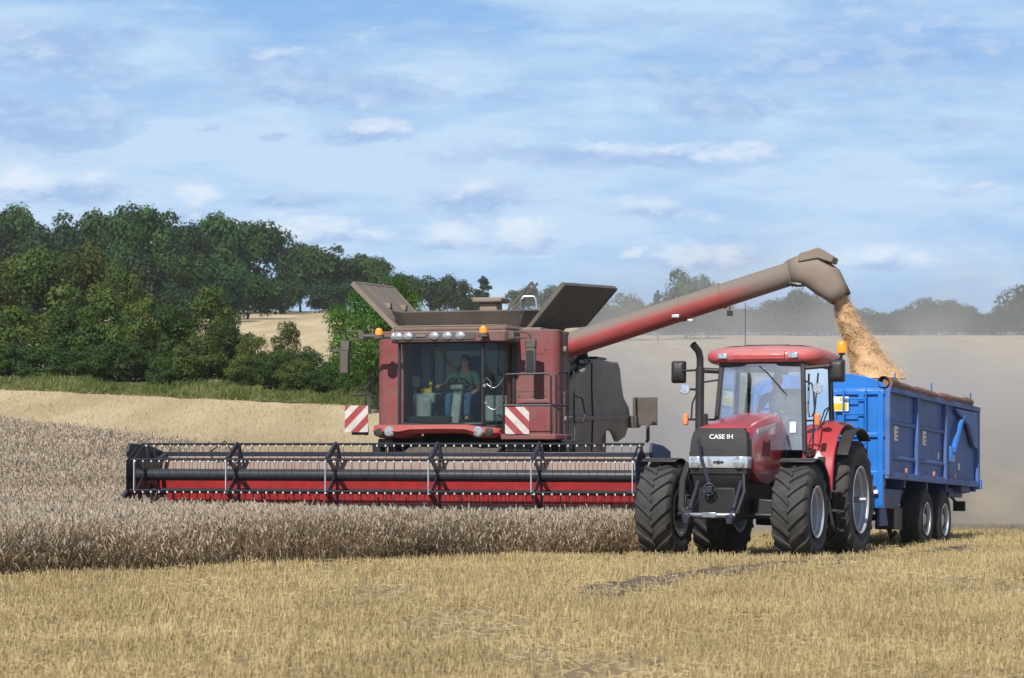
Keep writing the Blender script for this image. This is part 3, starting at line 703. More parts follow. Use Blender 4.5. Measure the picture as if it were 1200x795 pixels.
    # beacons, mirrors and arms
    for sx_, bx in ((-1, -1.68), (1, .43)):
        n = MB(); n.lathe([(0, .1), (.05, .1), (.05, .07), (.08, .07), (.08, 0)], (bx, -.06 if sx_ < 0 else -.32, 3.8), 'z', 16); n.tube([(bx, 0, 3.81), (bx, -.06 if sx_ < 0 else -.32, 3.81)], .03, 8)
        bo = n.build('beacon_base', 'cdustd', t, bevel=.004)
        n = MB(); n.lathe([(0, .07), (.08, .068), (.12, .05), (.14, 0)], (bx, -.06 if sx_ < 0 else -.32, 3.87), 'z', 16); n.build('beacon_lens', 'amber', bo)
    n = MB(); n.tube([(-1.4, .05, 3.84), (-2.02, .02, 3.86)], .04, 8); n.obox((-2.05, .02, 3.88), (.1, .08, .16)); n.tube([(-2.05, .02, 3.94), (-2.36, .05, 3.96), (-2.4, .08, 3.9), (-2.4, .1, 3.75)], .018, 6); n.tube([(-2.05, .02, 3.8), (-2.25, .04, 3.79), (-2.34, .08, 3.86), (-2.36, .1, 3.9)], .016, 6)
    arm = n.build('mirror_arm', 'cdustd', t)
    n = MB(); n.obox((-2.4, .1, 3.68), (.17, .1, .17)); n.obox((-2.41, .1, 3.38), (.16, .12, .42)); n.tube([(-2.42, .1, 3.6), (-2.58, .1, 3.58)], .02, 6); n.ball((-2.6, .1, 3.58), .05); n.build('mirror_housing', 'cdustd', arm, bevel=.035, seg=3)
    n = MB(); n.tube([(.5, 0, 3.86), (.82, .02, 3.86)], .045, 8); n.obox((.86, .02, 3.85), (.14, .08, .15)); n.tube([(.9, .02, 3.9), (1.1, .05, 3.9), (1.2, .1, 3.85), (1.2, .15, 3.7)], .018, 6); n.tube([(.9, .02, 3.8), (1.05, .05, 3.79), (1.14, .1, 3.8)], .016, 6)
    arm = n.build('mirror_arm', 'cdustd', t)
    n = MB(); n.obox((1.2, .15, 3.68), (.21, .12, .18)); n.obox((1.2, .15, 3.37), (.2, .1, .5)); mo = n.build('mirror_housing', 'cdustd', arm, bevel=.035, seg=3)
    n = MB(); n.obox((1.2, .095, 3.36), (.14, .01, .4)); n.build('mirror_glass', 'blackm', arm, bevel=.004)
    n = MB(); n.obox((.72, -.05, 3.9), (.1, .06, .07)); n.build('side_marker_lamp', 'yellow', t, bevel=.01)
    # bumper
    bm_ = MB()
    prof = lambda y0, z0, z1, dp: [(0, y0, z0), (0, y0 - dp * .6, z0 + .02), (0, y0 - dp, (z0 + z1) / 2), (0, y0 - dp * .7, z1 - .02), (0, y0, z1)]
    st_ = [(-1.78, .1, 1.98, 2.2, .18), (-1.6, 0, 1.95, 2.2, .22), (-1.2, -.03, 1.95, 2.2, .24), (-1.0, -.05, 2.03, 2.2, .2), (-.3, -.06, 2.04, 2.205, .2), (.05, -.05, 2.03, 2.2, .2), (.25, -.02, 1.95, 2.17, .24), (.55, 0, 1.95, 2.14, .2), (.66, .05, 1.97, 2.12, .12)]
    bm_.rings([[(x, q[1], q[2]) for q in prof(y, z0, z1, dp)] + [(x, .35, z1), (x, .35, z0)] for x, y, z0, z1, dp in st_], True)
    bp = bm_.build('bumper', 'cred2', t, smooth=50)
    for x in (-1.42, .3):
        n = MB(); n.lathe([(.06, .1), (-.01, .1), (-.035, .075), (-.04, 0)], (x, -.21, 2.07), 'y', 20); n.build('headlight', 'dlens', bp)
    for x in (-1.62, .5):
        n = MB(); n.lathe([(.06, .075), (-.01, .075), (-.02, .05), (-.02, 0)], (x, -.2, 2.06), 'y', 16); n.build('corner_lamp', 'idark', bp)
    # right-hand platform, handrails and ladder
    n = MB(); n.prism([(.68, -.05), (1.72, -.05), (1.85, .2), (1.85, .62), (.68, .62)], 'z', 1.92, 2.02); n.build('platform', 'cred', t, bevel=.02)
    n = MB()
    def rail(pts, r_=.02): n.tube(pts, r_, 8)
    rail([(.72, .02, 2.0), (.72, .02, 3.06), (.76, .02, 3.12), (1.56, .02, 3.13), (1.62, .02, 3.07), (1.62, .02, 2.0)]); rail([(.72, .02, 2.55), (1.62, .02, 2.55)])
    rail([(1.7, .1, 2.0), (1.7, .1, 3.1), (1.74, .15, 3.16), (1.78, .5, 3.18), (1.8, .55, 3.1), (1.8, .55, 2.0)]); rail([(1.7, .1, 2.55), (1.8, .55, 2.55)])
    n.build('handrail', 'blackm', t)
    n = MB(); rail([(1.8, 1.0, 3.2), (1.8, 1.0, 2.4), (1.86, .85, 2.05), (1.84, .75, 1.6)]); rail([(1.8, 1.0, 2.75), (1.88, 1.3, 2.7), (1.9, 1.45, 2.4), (1.88, 1.35, 2.25), (1.84, 1.0, 2.25)])
    for z in (1.3, 1.6, 1.9): n.obox((1.95, .35, z), (.3, .5, .04))
    for y in (.1, .6): n.beam((1.85, y, 2.0), (2.05, y, 1.15), .04)
    n.build('ladder', 'blackm', t, bevel=.004)
    n = MB()
    for z0 in (2.95, 2.55):
        rail([(.4 + k * .04, .0, z0 - .12 * math.sin(k / 8 * math.pi) + .012 * k) for k in range(9)], .012)
    rail([(1.7, .1, 2.95), (1.76, .4, 2.72), (1.8, .9, 2.9)], .009); rail([(1.7, .1, 2.5), (1.76, .4, 2.34), (1.8, .9, 2.45)], .009)
    n.build('safety_chain', 'steel', t)
    n = MB(); rail([(-1.98, .1, 2.0), (-2.0, .1, 2.9), (-1.98, .3, 3.0)]); rail([(-2.25, .1, 2.75), (-1.98, .1, 2.78)]); rail([(-2.3, .05, 2.3), (-1.98, .1, 2.32)]); n.obox((-2.1, .1, 2.08), (.3, .1, .14)); n.build('side_rail', 'blackm', t, bevel=.004)
    # hazard boards
    for cx, cz, y, sg in ((-2.14, 2.31, .0, 1), (1.0, 2.27, -.06, -1)):
        n = MB(); n.obox((0, 0, 0), (.46, .02, .5))
        n.build('warning_board', stripemat('hazard_stripes', sg, .33, .1 if sg > 0 else .35), t, bevel=.004, loc=(cx, y, cz))
    # feeder house
    n = MB(); n.hexa([(-1.15, -1.9, .55), (.65, -1.9, .55), (.65, .9, 1.4), (-1.15, .9, 1.4), (-1.15, -1.9, 1.25), (.65, -1.9, 1.25), (.65, .9, 2.0), (-1.15, .9, 2.0)])
    n.build('feeder_house', 'cdustd', t, bevel=.03)
    n = MB(); n.obox((-1.55, .1, 1.86), (.3, .3, .16)); n.obox((-1.75, .2, 1.75), (.2, .3, .2)); n.obox((.95, .3, 1.8), (.5, .3, .2)); n.build('step_bracket', 'blackm', t, bevel=.02)
    # --- header
    XL, XR = -5.3, 4.12
    h = MB()
    h.mat(0).box(XL, XR, -1.95, -1.88, .28, 1.22); h.mat(1).hexa([(XL, -1.92, 1.22), (XR, -1.92, 1.22), (XR, -1.86, 1.22), (XL, -1.86, 1.22), (XL, -1.72, 1.62), (XR, -1.72, 1.62), (XR, -1.66, 1.62), (XL, -1.66, 1.62)])
    h.mat(0).hexa([(XL, -3.45, .2), (XR, -3.45, .2), (XR, -1.9, .2), (XL, -1.9, .2), (XL, -3.45, .23), (XR, -3.45, .23), (XR, -1.9, .3), (XL, -1.9, .3)])
    h.mat(2).box(XL, XR, -1.72, -1.6, 1.62, 1.7); h.mat(2).box(XL, XR, -1.85, -1.7, .2, .35)
    head = h.build('header', ['hred', 'hdust', 'navy'], t, bevel=.01)
    n = MB(); n.box(XL, XR, -3.56, -3.44, .2, .225)
    k = XL + .04
    while k < XR: n.prism([(k - .012, -3.54), (k + .012, -3.54), (k, -3.68)], 'z', .205, .225); k += .0762
    n.build('cutter_bar', 'steel', head)
    n = MB(); cz_ = .62; n.tube([(XL + .1, -2.35, cz_), (XR - .1, -2.35, cz_)], .19, 20)
    def flight(x0, x1, hand):
        N = int(abs(x1 - x0) / .5 * 18); r0 = []; r1 = []
        for i in range(N + 1):
            x = x0 + (x1 - x0) * i / N; q = hand * 2 * math.pi * i / 18
            r0.append((x, -2.35 + .18 * math.cos(q), cz_ + .18 * math.sin(q))); r1.append((x, -2.35 + .3 * math.cos(q), cz_ + .3 * math.sin(q)))
        n.sheet([r0, r1])
    flight(XL + .1, -1.1, 1); flight(XR - .1, .7, -1)
    for i in range(10): n.tube([(-1 + i * .17, -2.35 + .15 * math.cos(i * 2.1), cz_ + .15 * math.sin(i * 2.1)), (-1 + i * .17, -2.35 + .34 * math.cos(i * 2.1), cz_ + .34 * math.sin(i * 2.1))], .012, 6)
    n.build('intake_auger', 'hred', head, smooth=30)
    # end dividers
    for x, sd in ((XL, -1), (XR, 1)):
        n = MB(); n.prism([(-3.3, .3), (-1.65, .25), (-1.6, 1.55), (-2.0, 1.62), (-2.75, 1.3), (-3.55, .85), (-3.9, .45), (-3.75, .3)], 'x', x - .04, x + .04)
        n.prism([(-2.6, 1.0), (-1.62, 1.35), (-1.62, 1.72), (-2.2, 1.82), (-3.0, 1.86), (-3.1, 1.7)], 'x', x + sd * .06 - .03, x + sd * .06 + .03)
        n.build('end_divider', 'navy', head, bevel=.02)
        n = MB(); n.prism([(-3.05 - .5 * math.cos(R(30 + 60 * k_)), 1.3 + .5 * math.sin(R(30 + 60 * k_))) for k_ in range(6)], 'x', *sorted((x - sd * .1, x - sd * .115))); n.build('reel_end_plate', 'navy', head, bevel=.004)
    # reel
    RY, RZ, RR = -3.05, 1.3, .54
    n = MB(); n.tube([(XL + .12, RY, RZ), (XR - .1, RY, RZ)], .105, 24); n.build('reel_tube', 'reel', head)
    angs = [R(30 + 60 * k_) for k_ in range(6)]
    sxs = [-5.02, -3.28, -1.44, .42, 2.23, 3.97]
    def rp(x, a_, r_=RR): return Vector((x, RY - r_ * math.cos(a_), RZ + r_ * math.sin(a_)))
    for a_ in angs:
        n = MB(); n.tube([rp(XL + .2, a_), rp(XR - .06, a_)], .022, 8)
        x = XL + .3; k_ = 0
        while x < XR - .1:
            p0 = rp(x, a_)
            n.mat(1).obox(p0 + Vector((0, -.012, -.026)), (.021, .04, .03))
            n.mat(2).tube([p0 + Vector((0, -.01, -.03)), p0 + Vector((.004, -.02, -.14)), p0 + Vector((U(-.012, .012), .03, -.27))], .0055, 4)
            x += .155
        n.build('reel_bar', ['bar', 'tine', 'wire'], head)
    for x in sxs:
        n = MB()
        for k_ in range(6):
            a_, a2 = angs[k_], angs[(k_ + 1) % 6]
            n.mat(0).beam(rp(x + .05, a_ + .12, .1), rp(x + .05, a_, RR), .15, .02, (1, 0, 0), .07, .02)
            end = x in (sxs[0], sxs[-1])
            if k_ == 5 or end: n.mat(1 if k_ == 5 else 0).beam(rp(x, a_, RR), rp(x, a2, RR), .055, .016, (1, 0, 0))  # front beam in white: sunlight on the spider's edge put into its colour
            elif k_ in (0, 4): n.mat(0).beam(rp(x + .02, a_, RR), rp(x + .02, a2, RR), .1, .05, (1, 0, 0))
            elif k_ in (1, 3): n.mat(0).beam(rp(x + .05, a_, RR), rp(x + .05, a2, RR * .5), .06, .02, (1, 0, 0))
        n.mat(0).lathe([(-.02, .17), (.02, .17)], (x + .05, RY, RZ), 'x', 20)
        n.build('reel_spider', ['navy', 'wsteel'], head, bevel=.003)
    n = MB()
    for x in (XL + .12, XR - .05):
        n.beam((x, RY, RZ), (x, -1.8, 1.62), .08, .12)
        n.tube([(x, -2.6, 1.2), (x, -1.9, .9)], .04, 8)
    n.tube([(-4.35, -1.7, 1.62), (-4.2, -2.0, 1.72), (-3.9, -2.1, 1.9), (-3.8, -2.0, 1.7), (-3.95, -1.8, 1.45), (-4.1, -1.75, 1.55)], .015, 6)
    n.build('reel_arm', 'navy', head, bevel=.01)
    n = MB(); n.lathe([(-.02, .09), (0, .09), (.0, .03), (.0, 0)], (-.15, -1.96, .72), 'y', 18); n.build('header_disc', 'wsteel', head)
    return t
combine = make_combine()
# ------------------------------------------------------------------ tractor (same axes; y = 0 at the front axle)
T_LOC, T_ROT = (3.34, 36.2, -.1), (R(-2.5), 0, R(-22))
def arcsheet(mb, x0, x1, cy_, cz_, r, a0, a1, th=.03, n=14, lipx=None):
    out = []
    for k in range(n + 1):
        a = R(a0 + (a1 - a0) * k / n); c, s = -math.cos(a), math.sin(a)
        out.append([(x0, cy_ + r * c, cz_ + r * s), (x1, cy_ + r * c, cz_ + r * s), (x1, cy_ + (r + th) * c, cz_ + (r + th) * s), (x0, cy_ + (r + th) * c, cz_ + (r + th) * s)])
    mb.rings(out, True); return mb
def make_tractor():
    t = thing('tractor', 'red and black farm tractor towing a blue grain trailer beside the combine', 'tractor', T_LOC, T_ROT)
    # chassis
    n = MB(); n.box(-.34, .34, -.55, 3.2, .62, 1.12); n.box(-.4, .4, .9, 3.0, .6, 1.3); n.tube([(-.9, 0, .68), (.9, 0, .68)], .12, 12); n.tube([(-.95, 2.75, .92), (.95, 2.75, .92)], .17, 14)
    n.box(-.5, .5, 2.9, 3.5, .5, 1.0); n.box(-.12, .12, 3.4, 4.1, .48, .6); n.build('chassis', 'blackm', t, bevel=.03)
    n = MB(); n.box(-.3, .3, -.9, -.5, .55, 1.02); n.box(-.38, .38, -.72, -.6, .6, .98); n.build('front_weight_block', 'blackd', t, bevel=.03)
    for x in (-.62, .62):
        n = MB(); n.beam((x * .6, -.05, .75), (x * 1.35, .02, .72), .2, .24); n.beam((x * .5, -.25, .62), (x * 1.5, -.16, .62), .05); n.obox((x * 1.3, 0, .72), (.2, .25, .4)); n.build('axle_arm', 'blackm', t, bevel=.02)
    # wheels
    for sd in (-1, 1):
        w = wheel(t, 'front_wheel', (-.03 + sd * 1.06, 0, .68), .72, .56, .38, sd, lugs=18, lug_h=.042, lug_w=.06, dish=.08)
        w.rotation_euler = (R(11 * sd), 0, R(0))
        w = wheel(t, 'rear_wheel', (-.02 + sd * 1.0, 2.75, .92), .95, .64, .53, sd, lugs=20, lug_h=.05, lug_w=.065, dish=.0, shaft=.4)
    # bonnet
    def sec(y, hw, zt, zb, sh=.1, crown=.03):
        p = [(-hw, y, zb), (-hw, y, zb + (zt - zb) * .5), (-hw, y, zt - sh - .05), (-hw + .03, y, zt - sh * .45), (-hw + .11, y, zt - .01), (-hw * .4, y, zt + crown * .8), (0, y, zt + crown)]
        return p + [(-q[0], q[1], q[2]) for q in reversed(p[:-1])]
    n = MB(); n.rings([sec(-.74, .4, 1.86, 1.42, .08), sec(-.68, .445, 1.91, 1.35), sec(-.45, .455, 1.96, 1.22), sec(-.1, .45, 2.03, 1.12), sec(.4, .43, 2.12, 1.1), sec(.9, .4, 2.19, 1.2), sec(1.34, .37, 2.21, 1.42)], True)
    bon = n.build('bonnet', 'tred', t, smooth=60)
    n = MB()
    for k in range(7): xx = .449 - .0035 * k; n.beam((xx, -.08 + k * .085, 1.52), (xx, -.02 + k * .085, 1.78), .03, .012, (1, 0, 0)); n.beam((-xx, -.08 + k * .085, 1.52), (-xx, -.02 + k * .085, 1.78), .03, .012, (1, 0, 0))
    n.build('bonnet_louvre', 'dred', bon)
    n = MB()
    for sd in (-1, 1): n.hexa([(sd * (.445 - .0), -.3, 1.84), (sd * .405, .8, 1.98), (sd * .405, .8, 2.05), (sd * .445, -.3, 1.9), (sd * .46, -.3, 1.84), (sd * .42, .8, 1.98), (sd * .42, .8, 2.05), (sd * .46, -.3, 1.9)])
    n.build('bonnet_decal', 'wsteel', bon)
    n = MB(); n.mat(0)
    g = lambda y, hw, z: [(-hw, y + .1, z), (-hw + .02, y + .03, z), (-hw * .5, y, z), (0, y - .015, z), (hw * .5, y, z), (hw - .02, y + .03, z), (hw, y + .1, z), (hw, y + .2, z), (-hw, y + .2, z)]
    n.rings([g(-.74, .35, 1.02), g(-.79, .41, 1.1), g(-.83, .455, 1.27), g(-.84, .465, 1.5), g(-.82, .455, 1.7), g(-.785, .43, 1.83), g(-.74, .38, 1.9)], True)
    gr = n.build('grille', 'grille', t, smooth=35); gr.data.materials[0] = M['grille']
    n = MB()
    for z in (1.56, 1.7, 1.22): n.rings([[(q[0] * 1.005, q[1] - .006, q[2]) for q in g(-.835 + max(0, z - 1.5) * .13, .46 - max(0, z - 1.5) * .1, z + dz)] for dz in (0, .014)], True)
    n.build('grille_strip', 'black', gr)
    text_part('grille_lettering', 'CASE IH', .092, 'white', gr, (.05, -.825, 1.765), (R(86), 0, 0), .006, 1.12)
    n = MB(); n.rings([g(-.85, .468, 1.3), g(-.858, .472, 1.38), g(-.855, .47, 1.475)], True); n.build('headlight_band', 'chrome', gr, bevel=.008)
    for x in (-.33, .33):
        n = MB(); n.lathe([(.03, .085), (-.012, .085), (-.022, .06), (-.025, 0)], (x, -.86, 1.39), 'y', 20); n.build('headlight', 'lens', gr)
    n = MB(); n.lathe([(.02, .03), (-.01, .03), (-.012, 0)], (.02, -.868, 1.385), 'y', 14); n.obox((.02, -.866, 1.385), (.16, .012, .035)); n.build('band_emblem', 'blackm', gr)
    # front linkage
    for x in (-.3, .36):
        n = MB(); n.beam((x, -.6, .95), (x, -1.35, .55), .07, .1); n.beam((x, -.85, 1.02), (x * 1.02, -1.2, .72), .05); n.obox((x, -1.36, .54), (.09, .16, .14)); n.tube([(x - .06, -1.38, .56), (x + .06, -1.38, .56)], .05, 10)
        o = n.build('lift_arm', 'navy', t, bevel=.012)
        n = MB(); n.tube([(x, -.82, 1.1), (x, -1.22, .68)], .033, 10); n.build('ram', 'navy', o)
    n = MB(); n.tube([(-.36, -1.3, .6), (.42, -1.3, .6)], .035, 10); n.obox((.03, -1.33, .6), (.22, .06, .08)); n.build('hitch_cross_bar', 'steel', t, bevel=.01)
    n = MB(); n.beam((-.07, -.98, 1.02), (-.2, -1.02, 1.45), .055); n.beam((-.2, -1.02, 1.45), (-.25, -1.0, 1.76), .035)
    for k in range(8): n.tube([(-.07 + .09 * math.cos(k * .8), -1.02, .98 + .09 * math.sin(k * .8)), (-.07 + .09 * math.cos(k * .8 + .8), -1.03, .98 + .09 * math.sin(k * .8 + .8))], .014, 6)
    n.obox((-.07, -.98, .98), (.1, .14, .1)); n.build('top_link', 'navy', t, bevel=.006)
    n = MB(); n.tube([(-.5, -.7, 1.35), (-.52, -.9, 1.1), (-.44, -1.2, .7), (-.34, -1.3, .6)], .05, 8); n.tube([(.42, -.9, 1.2), (.46, -1.0, .95), (.42, -1.25, .62)], .025, 8); n.build('hydraulic_hose', 'black', t)
    # mudguards over the front wheels
    for sd in (-1, 1):
        n = MB(); x0, x1 = sorted((sd * .8 - .03, sd * 1.36 - .03)); arcsheet(n, x0, x1, 0, .68, .78, 68, 165, .022)
        n.beam((sd * .8, .1, 1.42), (sd * .62, .2, 1.2), .05); n.beam((sd * .62, .2, 1.2), (sd * .62, .1, .8), .06)
        n.build('front_mudguard', 'black', t, bevel=.012)
    # rear fenders
    for sd in (-1, 1):
        n = MB(); x0, x1 = sorted((sd * .6, sd * 1.12))
        out = []
        for k in range(15):
            a = R(2 + 112 * k / 14); r_ = 1.1 + .1 * math.sin(R(20 + 140 * k / 14)); c, s = -math.cos(a), math.sin(a)
            cy_, cz_ = 2.72, .98
            out.append([(x0 if sd > 0 else x1, cy_ + r_ * c, cz_ + (r_ + .06) * s), (x1 if sd > 0 else x0, cy_ + r_ * c, cz_ + r_ * s), (x1 if sd > 0 else x0, cy_ + (r_ - .05) * c, cz_ + (r_ - .05) * s), (x0 if sd > 0 else x1, cy_ + (r_ - .05) * c, cz_ + (r_ - .05) * s)])
        n.rings(out, True)
        fe = n.build('rear_fender', 'tred', t, bevel=.03, seg=3, smooth=45)
        n = MB(); x0, x1 = sorted((sd * 1.11, sd * 1.31)); arcsheet(n, x0, x1, 2.75, .95, 1.09, 36, 122, .035, 16); n.build('fender_extension', 'black', fe, bevel=.015)
        n = MB(); n.prism([(x0 - .16 * sd * 0 - .3, 1.5), (x0 - .1, 1.5), (x0 - .2, 1.66)] if sd > 0 else [(x1 + .1, 1.5), (x1 + .3, 1.5), (x1 + .2, 1.66)], 'y', 1.53, 1.545); n.build('fender_reflector', 'white', fe)
    # cab
    cf = MB(); ZB, ZT = 1.5, 3.06
    for sd in (-1, 1):
        cf.beam((sd * .74, 1.36, 1.62), (sd * .66, 1.5, 3.06), .07, .08, (0, 1, 0)); cf.beam((sd * .8, 2.7, 1.9), (sd * .76, 2.75, 3.06), .06, .08, (0, 1, 0)); cf.beam((sd * .72, 3.2, 1.9), (sd * .68, 3.15, 3.06), .06, .06, (0, 1, 0))
        cf.beam((sd * .76, 1.36, 1.6), (sd * .82, 2.7, 1.75), .08, .1); cf.beam((sd * .66, 1.5, 3.04), (sd * .76, 2.75, 3.04), .06, .06); cf.beam((sd * .76, 2.75, 3.04), (sd * .68, 3.15, 3.04), .06, .06)
    cf.beam((-.66, 1.48, 3.03), (.66, 1.48, 3.03), .06, .1); cf.beam((-.7, 3.2, 2.0), (.7, 3.2, 2.0), .06, .1); cf.beam((-.68, 3.15, 3.04), (.68, 3.15, 3.04), .06, .06)
    cf.prism([(-.74, 1.38), (.74, 1.38), (.8, 2.7), (.7, 3.2), (-.7, 3.2), (-.8, 2.7)], 'z', 1.42, 1.5)
    cf.box(-.7, .7, 3.16, 3.2, 1.5, 2.0)
    cab = cf.build('cab_frame', 'black', t, bevel=.015)
    n = MB(); n.sheet([[(-.72, 1.37, 1.66), (0, 1.27, 1.66), (.72, 1.37, 1.66)], [(-.64, 1.5, 3.02), (0, 1.42, 3.02), (.64, 1.5, 3.02)]]); n.build('windscreen', 'tglassw', cab)
    for sd in (-1, 1):
        n = MB(); n.sheet([[(sd * .75, 1.42, 1.68), (sd * .81, 2.66, 1.85)], [(sd * .675, 1.54, 3.02), (sd * .765, 2.7, 3.02)]]); n.build('door_glass', 'tglass', cab)
        n = MB(); n.sheet([[(sd * .8, 2.76, 1.9), (sd * .72, 3.16, 1.95)], [(sd * .76, 2.8, 3.02), (sd * .69, 3.13, 3.02)]]); n.build('quarter_glass', 'tglass', cab)
    n = MB(); n.sheet([[(-.68, 3.18, 2.05), (.68, 3.18, 2.05)], [(-.66, 3.13, 3.02), (.66, 3.13, 3.02)]]); n.build('rear_window', 'tglass', cab)
    n = MB(); n.tube([(.0, 1.33, 2.98), (.1, 1.36, 2.9), (.42, 1.31, 2.55)], .012, 6); n.build('wiper', 'black', cab)
    n = MB(); n.prism([(.5, 1.93), (.6, 1.93), (.6, 2.1), (.5, 2.1)], 'y', 1.335, 1.339); n.build('windscreen_sticker', 'white', cab)
    n = MB(); n.tube([(.76, 1.7, 2.2), (.79, 1.75, 2.3), (.79, 1.95, 2.9)], .015, 6); n.tube([(.8, 2.2, 2.1), (.81, 2.5, 2.35), (.8, 2.66, 2.4)], .012, 6); n.build('door_handle', 'black', cab)
    n = MB(); n.obox((0, 2.6, 2.0), (.5, .5, .14)); n.prism([(2.78, 1.98), (2.94, 1.98), (3.02, 2.7), (2.9, 2.74)], 'x', -.26, .26); n.obox((0, 2.6, 1.75), (.35, .35, .4)); n.build('driver_seat', 'seat', cab, bevel=.05, seg=3)
    n = MB(); n.prism([(1.6, 1.5), (1.8, 1.5), (1.9, 2.05), (1.78, 2.12)], 'x', -.12, .12); n.obox((0, 1.75, 2.13), (.34, .14, .16)); n.build('dashboard', 'idark', cab, bevel=.03)
    n = MB(); ctr = Vector((0, 1.98, 2.22)); ax = Vector((0, .55, .84)).normalized(); e1 = Vector((1, 0, 0)); e2 = ax.cross(e1)
    n.tube([ctr + (e1 * math.cos(k * math.pi / 10) + e2 * math.sin(k * math.pi / 10)) * .2 for k in range(21)], .018, 8); n.tube([ctr - e1 * .2, ctr + e1 * .2], .015, 6); n.tube([ctr, ctr - ax * .2], .025, 8); n.build('steering_wheel', 'black', cab)
    n = MB(); n.obox((.5, 2.5, 2.05), (.3, .8, .35)); n.obox((.62, 2.0, 2.3), (.2, .08, .22)); n.build('side_console', 'idark', cab, bevel=.03)
    n = MB(); n.obox((.3, 1.55, 2.9), (.24, .05, .1)); n.build('inner_mirror', 'black', cab, bevel=.02)
    # roof
    def rs(z, k, fy): return [(-.93 * k, 1.75, z), (-.9 * k, 1.5 + fy, z), (-.75 * k, 1.38 + fy, z), (-.3 * k, 1.3 + fy, z), (.3 * k, 1.3 + fy, z), (.75 * k, 1.38 + fy, z), (.9 * k, 1.5 + fy, z), (.93 * k, 1.75, z), (.95 * k, 2.5, z), (.9 * k, 3.2, z), (.6 * k, 3.35, z), (-.6 * k, 3.35, z), (-.9 * k, 3.2, z), (-.95 * k, 2.5, z)]
    n = MB(); n.rings([rs(3.05, .95, .04), rs(3.1, 1.0, 0), rs(3.19, 1.0, .01), rs(3.25, .96, .06), rs(3.3, .85, .2), rs(3.335, .6, .45), rs(3.34, .2, .8)], True)
    roof = n.build('cab_roof', 'tred2', t, smooth=60)
    n = MB(); q = lambda z, y: [(-.42, y, z), (.42, y, z), (.42, y + .25, z), (-.42, y + .25, z)]
    n.rings([q(3.08, 1.288), q(3.15, 1.27), q(3.2, 1.3), q(3.225, 1.36)], True); n.build('roof_visor', 'tred2', roof, bevel=.012)
    n = MB(); n.prism([(-.35, 1.75), (.35, 1.75), (.4, 2.4), (-.4, 2.4)], 'z', 3.31, 3.352); n.build('skylight', 'blackm', roof, bevel=.012)
    for x in (-.6, .55):
        n = MB(); n.obox((x, 1.36, 3.14), (.16, .12, .09)); n.build('work_lamp', 'lens', roof, bevel=.015)
    n = MB(); n.tube([(.98, 2.15, 3.1), (1.1, 2.15, 3.14), (1.12, 2.15, 3.22)], .025, 8); n.lathe([(0, .05), (.03, .05), (.03, .035), (.03, 0)], (1.12, 2.15, 3.2), 'z', 14); bb = n.build('beacon_stem', 'black', roof)
    n = MB(); n.lathe([(0, .075), (.03, .08), (.15, .075), (.19, .05), (.2, 0)], (1.12, 2.15, 3.235), 'z', 18); n.build('beacon', 'amber', roof)
    n = MB(); n.tube([(-.4, 1.9, 3.28), (-.4, 1.9, 4.05)], .006, 6); n.build('aerial', 'black', roof)
    # mirrors, lamps on arms
    n = MB(); n.tube([(-.7, 1.5, 2.92), (-1.05, 1.5, 2.94)], .045, 10); n.tube([(-1.05, 1.5, 2.94), (-1.4, 1.55, 2.93)], .018, 8); a = n.build('mirror_arm', 'black', t)
    n = MB(); n.rings([[(-1.42 + sx_ * dx, 1.58 + dy, 2.92 + sz * dz) for sx_, sz in ((-1, -1), (1, -1), (1, 1), (-1, 1))] for dx, dy, dz in ((.07, -.06, .11), (.11, -.02, .17), (.12, .06, .18), (.11, .09, .17))], True); n.build('mirror_housing', 'black', a, bevel=.04, seg=3)
    n = MB(); n.tube([(.68, 1.5, 2.95), (1.1, 1.5, 2.98)], .03, 8); n.tube([(1.1, 1.5, 2.98), (1.16, 1.55, 2.95)], .02, 8); a = n.build('mirror_arm', 'black', t)
    n = MB(); n.rings([[(1.18 + sx_ * dx, 1.58 + dy, 2.91 + sz * dz) for sx_, sz in ((-1, -1), (1, -1), (1, 1), (-1, 1))] for dx, dy, dz in ((.07, -.07, .11), (.115, -.03, .165), (.125, .06, .175), (.115, .1, .165))], True); n.build('mirror_housing', 'black', a, bevel=.04, seg=3)
    n = MB(); n.tube([(-.7, 1.5, 2.78), (-.95, 1.45, 2.74), (-1.02, 1.4, 2.62), (-1.1, 1.35, 2.4), (-1.1, 1.3, 2.15)], .015, 6); n.tube([(-.98, 1.42, 2.62), (-1.2, 1.42, 2.63)], .02, 6); n.tube([(-.72, 1.4, 2.14), (-1.16, 1.3, 2.14)], .018, 6); a = n.build('lamp_bracket', 'black', t)
    n = MB(); n.lathe([(.05, .05), (-.02, .09), (-.03, .08), (-.035, 0)], (-1.24, 1.4, 2.63), 'y', 18); n.build('arm_lamp', 'lens', a)
    n = MB(); n.obox((-1.19, 1.3, 2.14), (.08, .07, .18)); n.build('indicator', 'orange', a, bevel=.02)
    n = MB(); n.tube([(.7, 1.5, 2.75), (.82, 1.45, 2.7), (.86, 1.42, 2.55), (.88, 1.4, 2.3), (.86, 1.38, 1.7)], .015, 6); n.tube([(.72, 1.42, 2.12), (.95, 1.32, 2.12)], .016, 6); a = n.build('lamp_bracket', 'black', t)
    n = MB(); n.lathe([(.05, .05), (-.02, .085), (-.03, .075), (-.035, 0)], (.94, 1.38, 2.62), 'y', 18); n.build('arm_lamp', 'lens', a)
    n = MB(); n.obox((.95, 1.3, 2.13), (.09, .07, .19)); n.build('indicator', 'orange', a, bevel=.02)
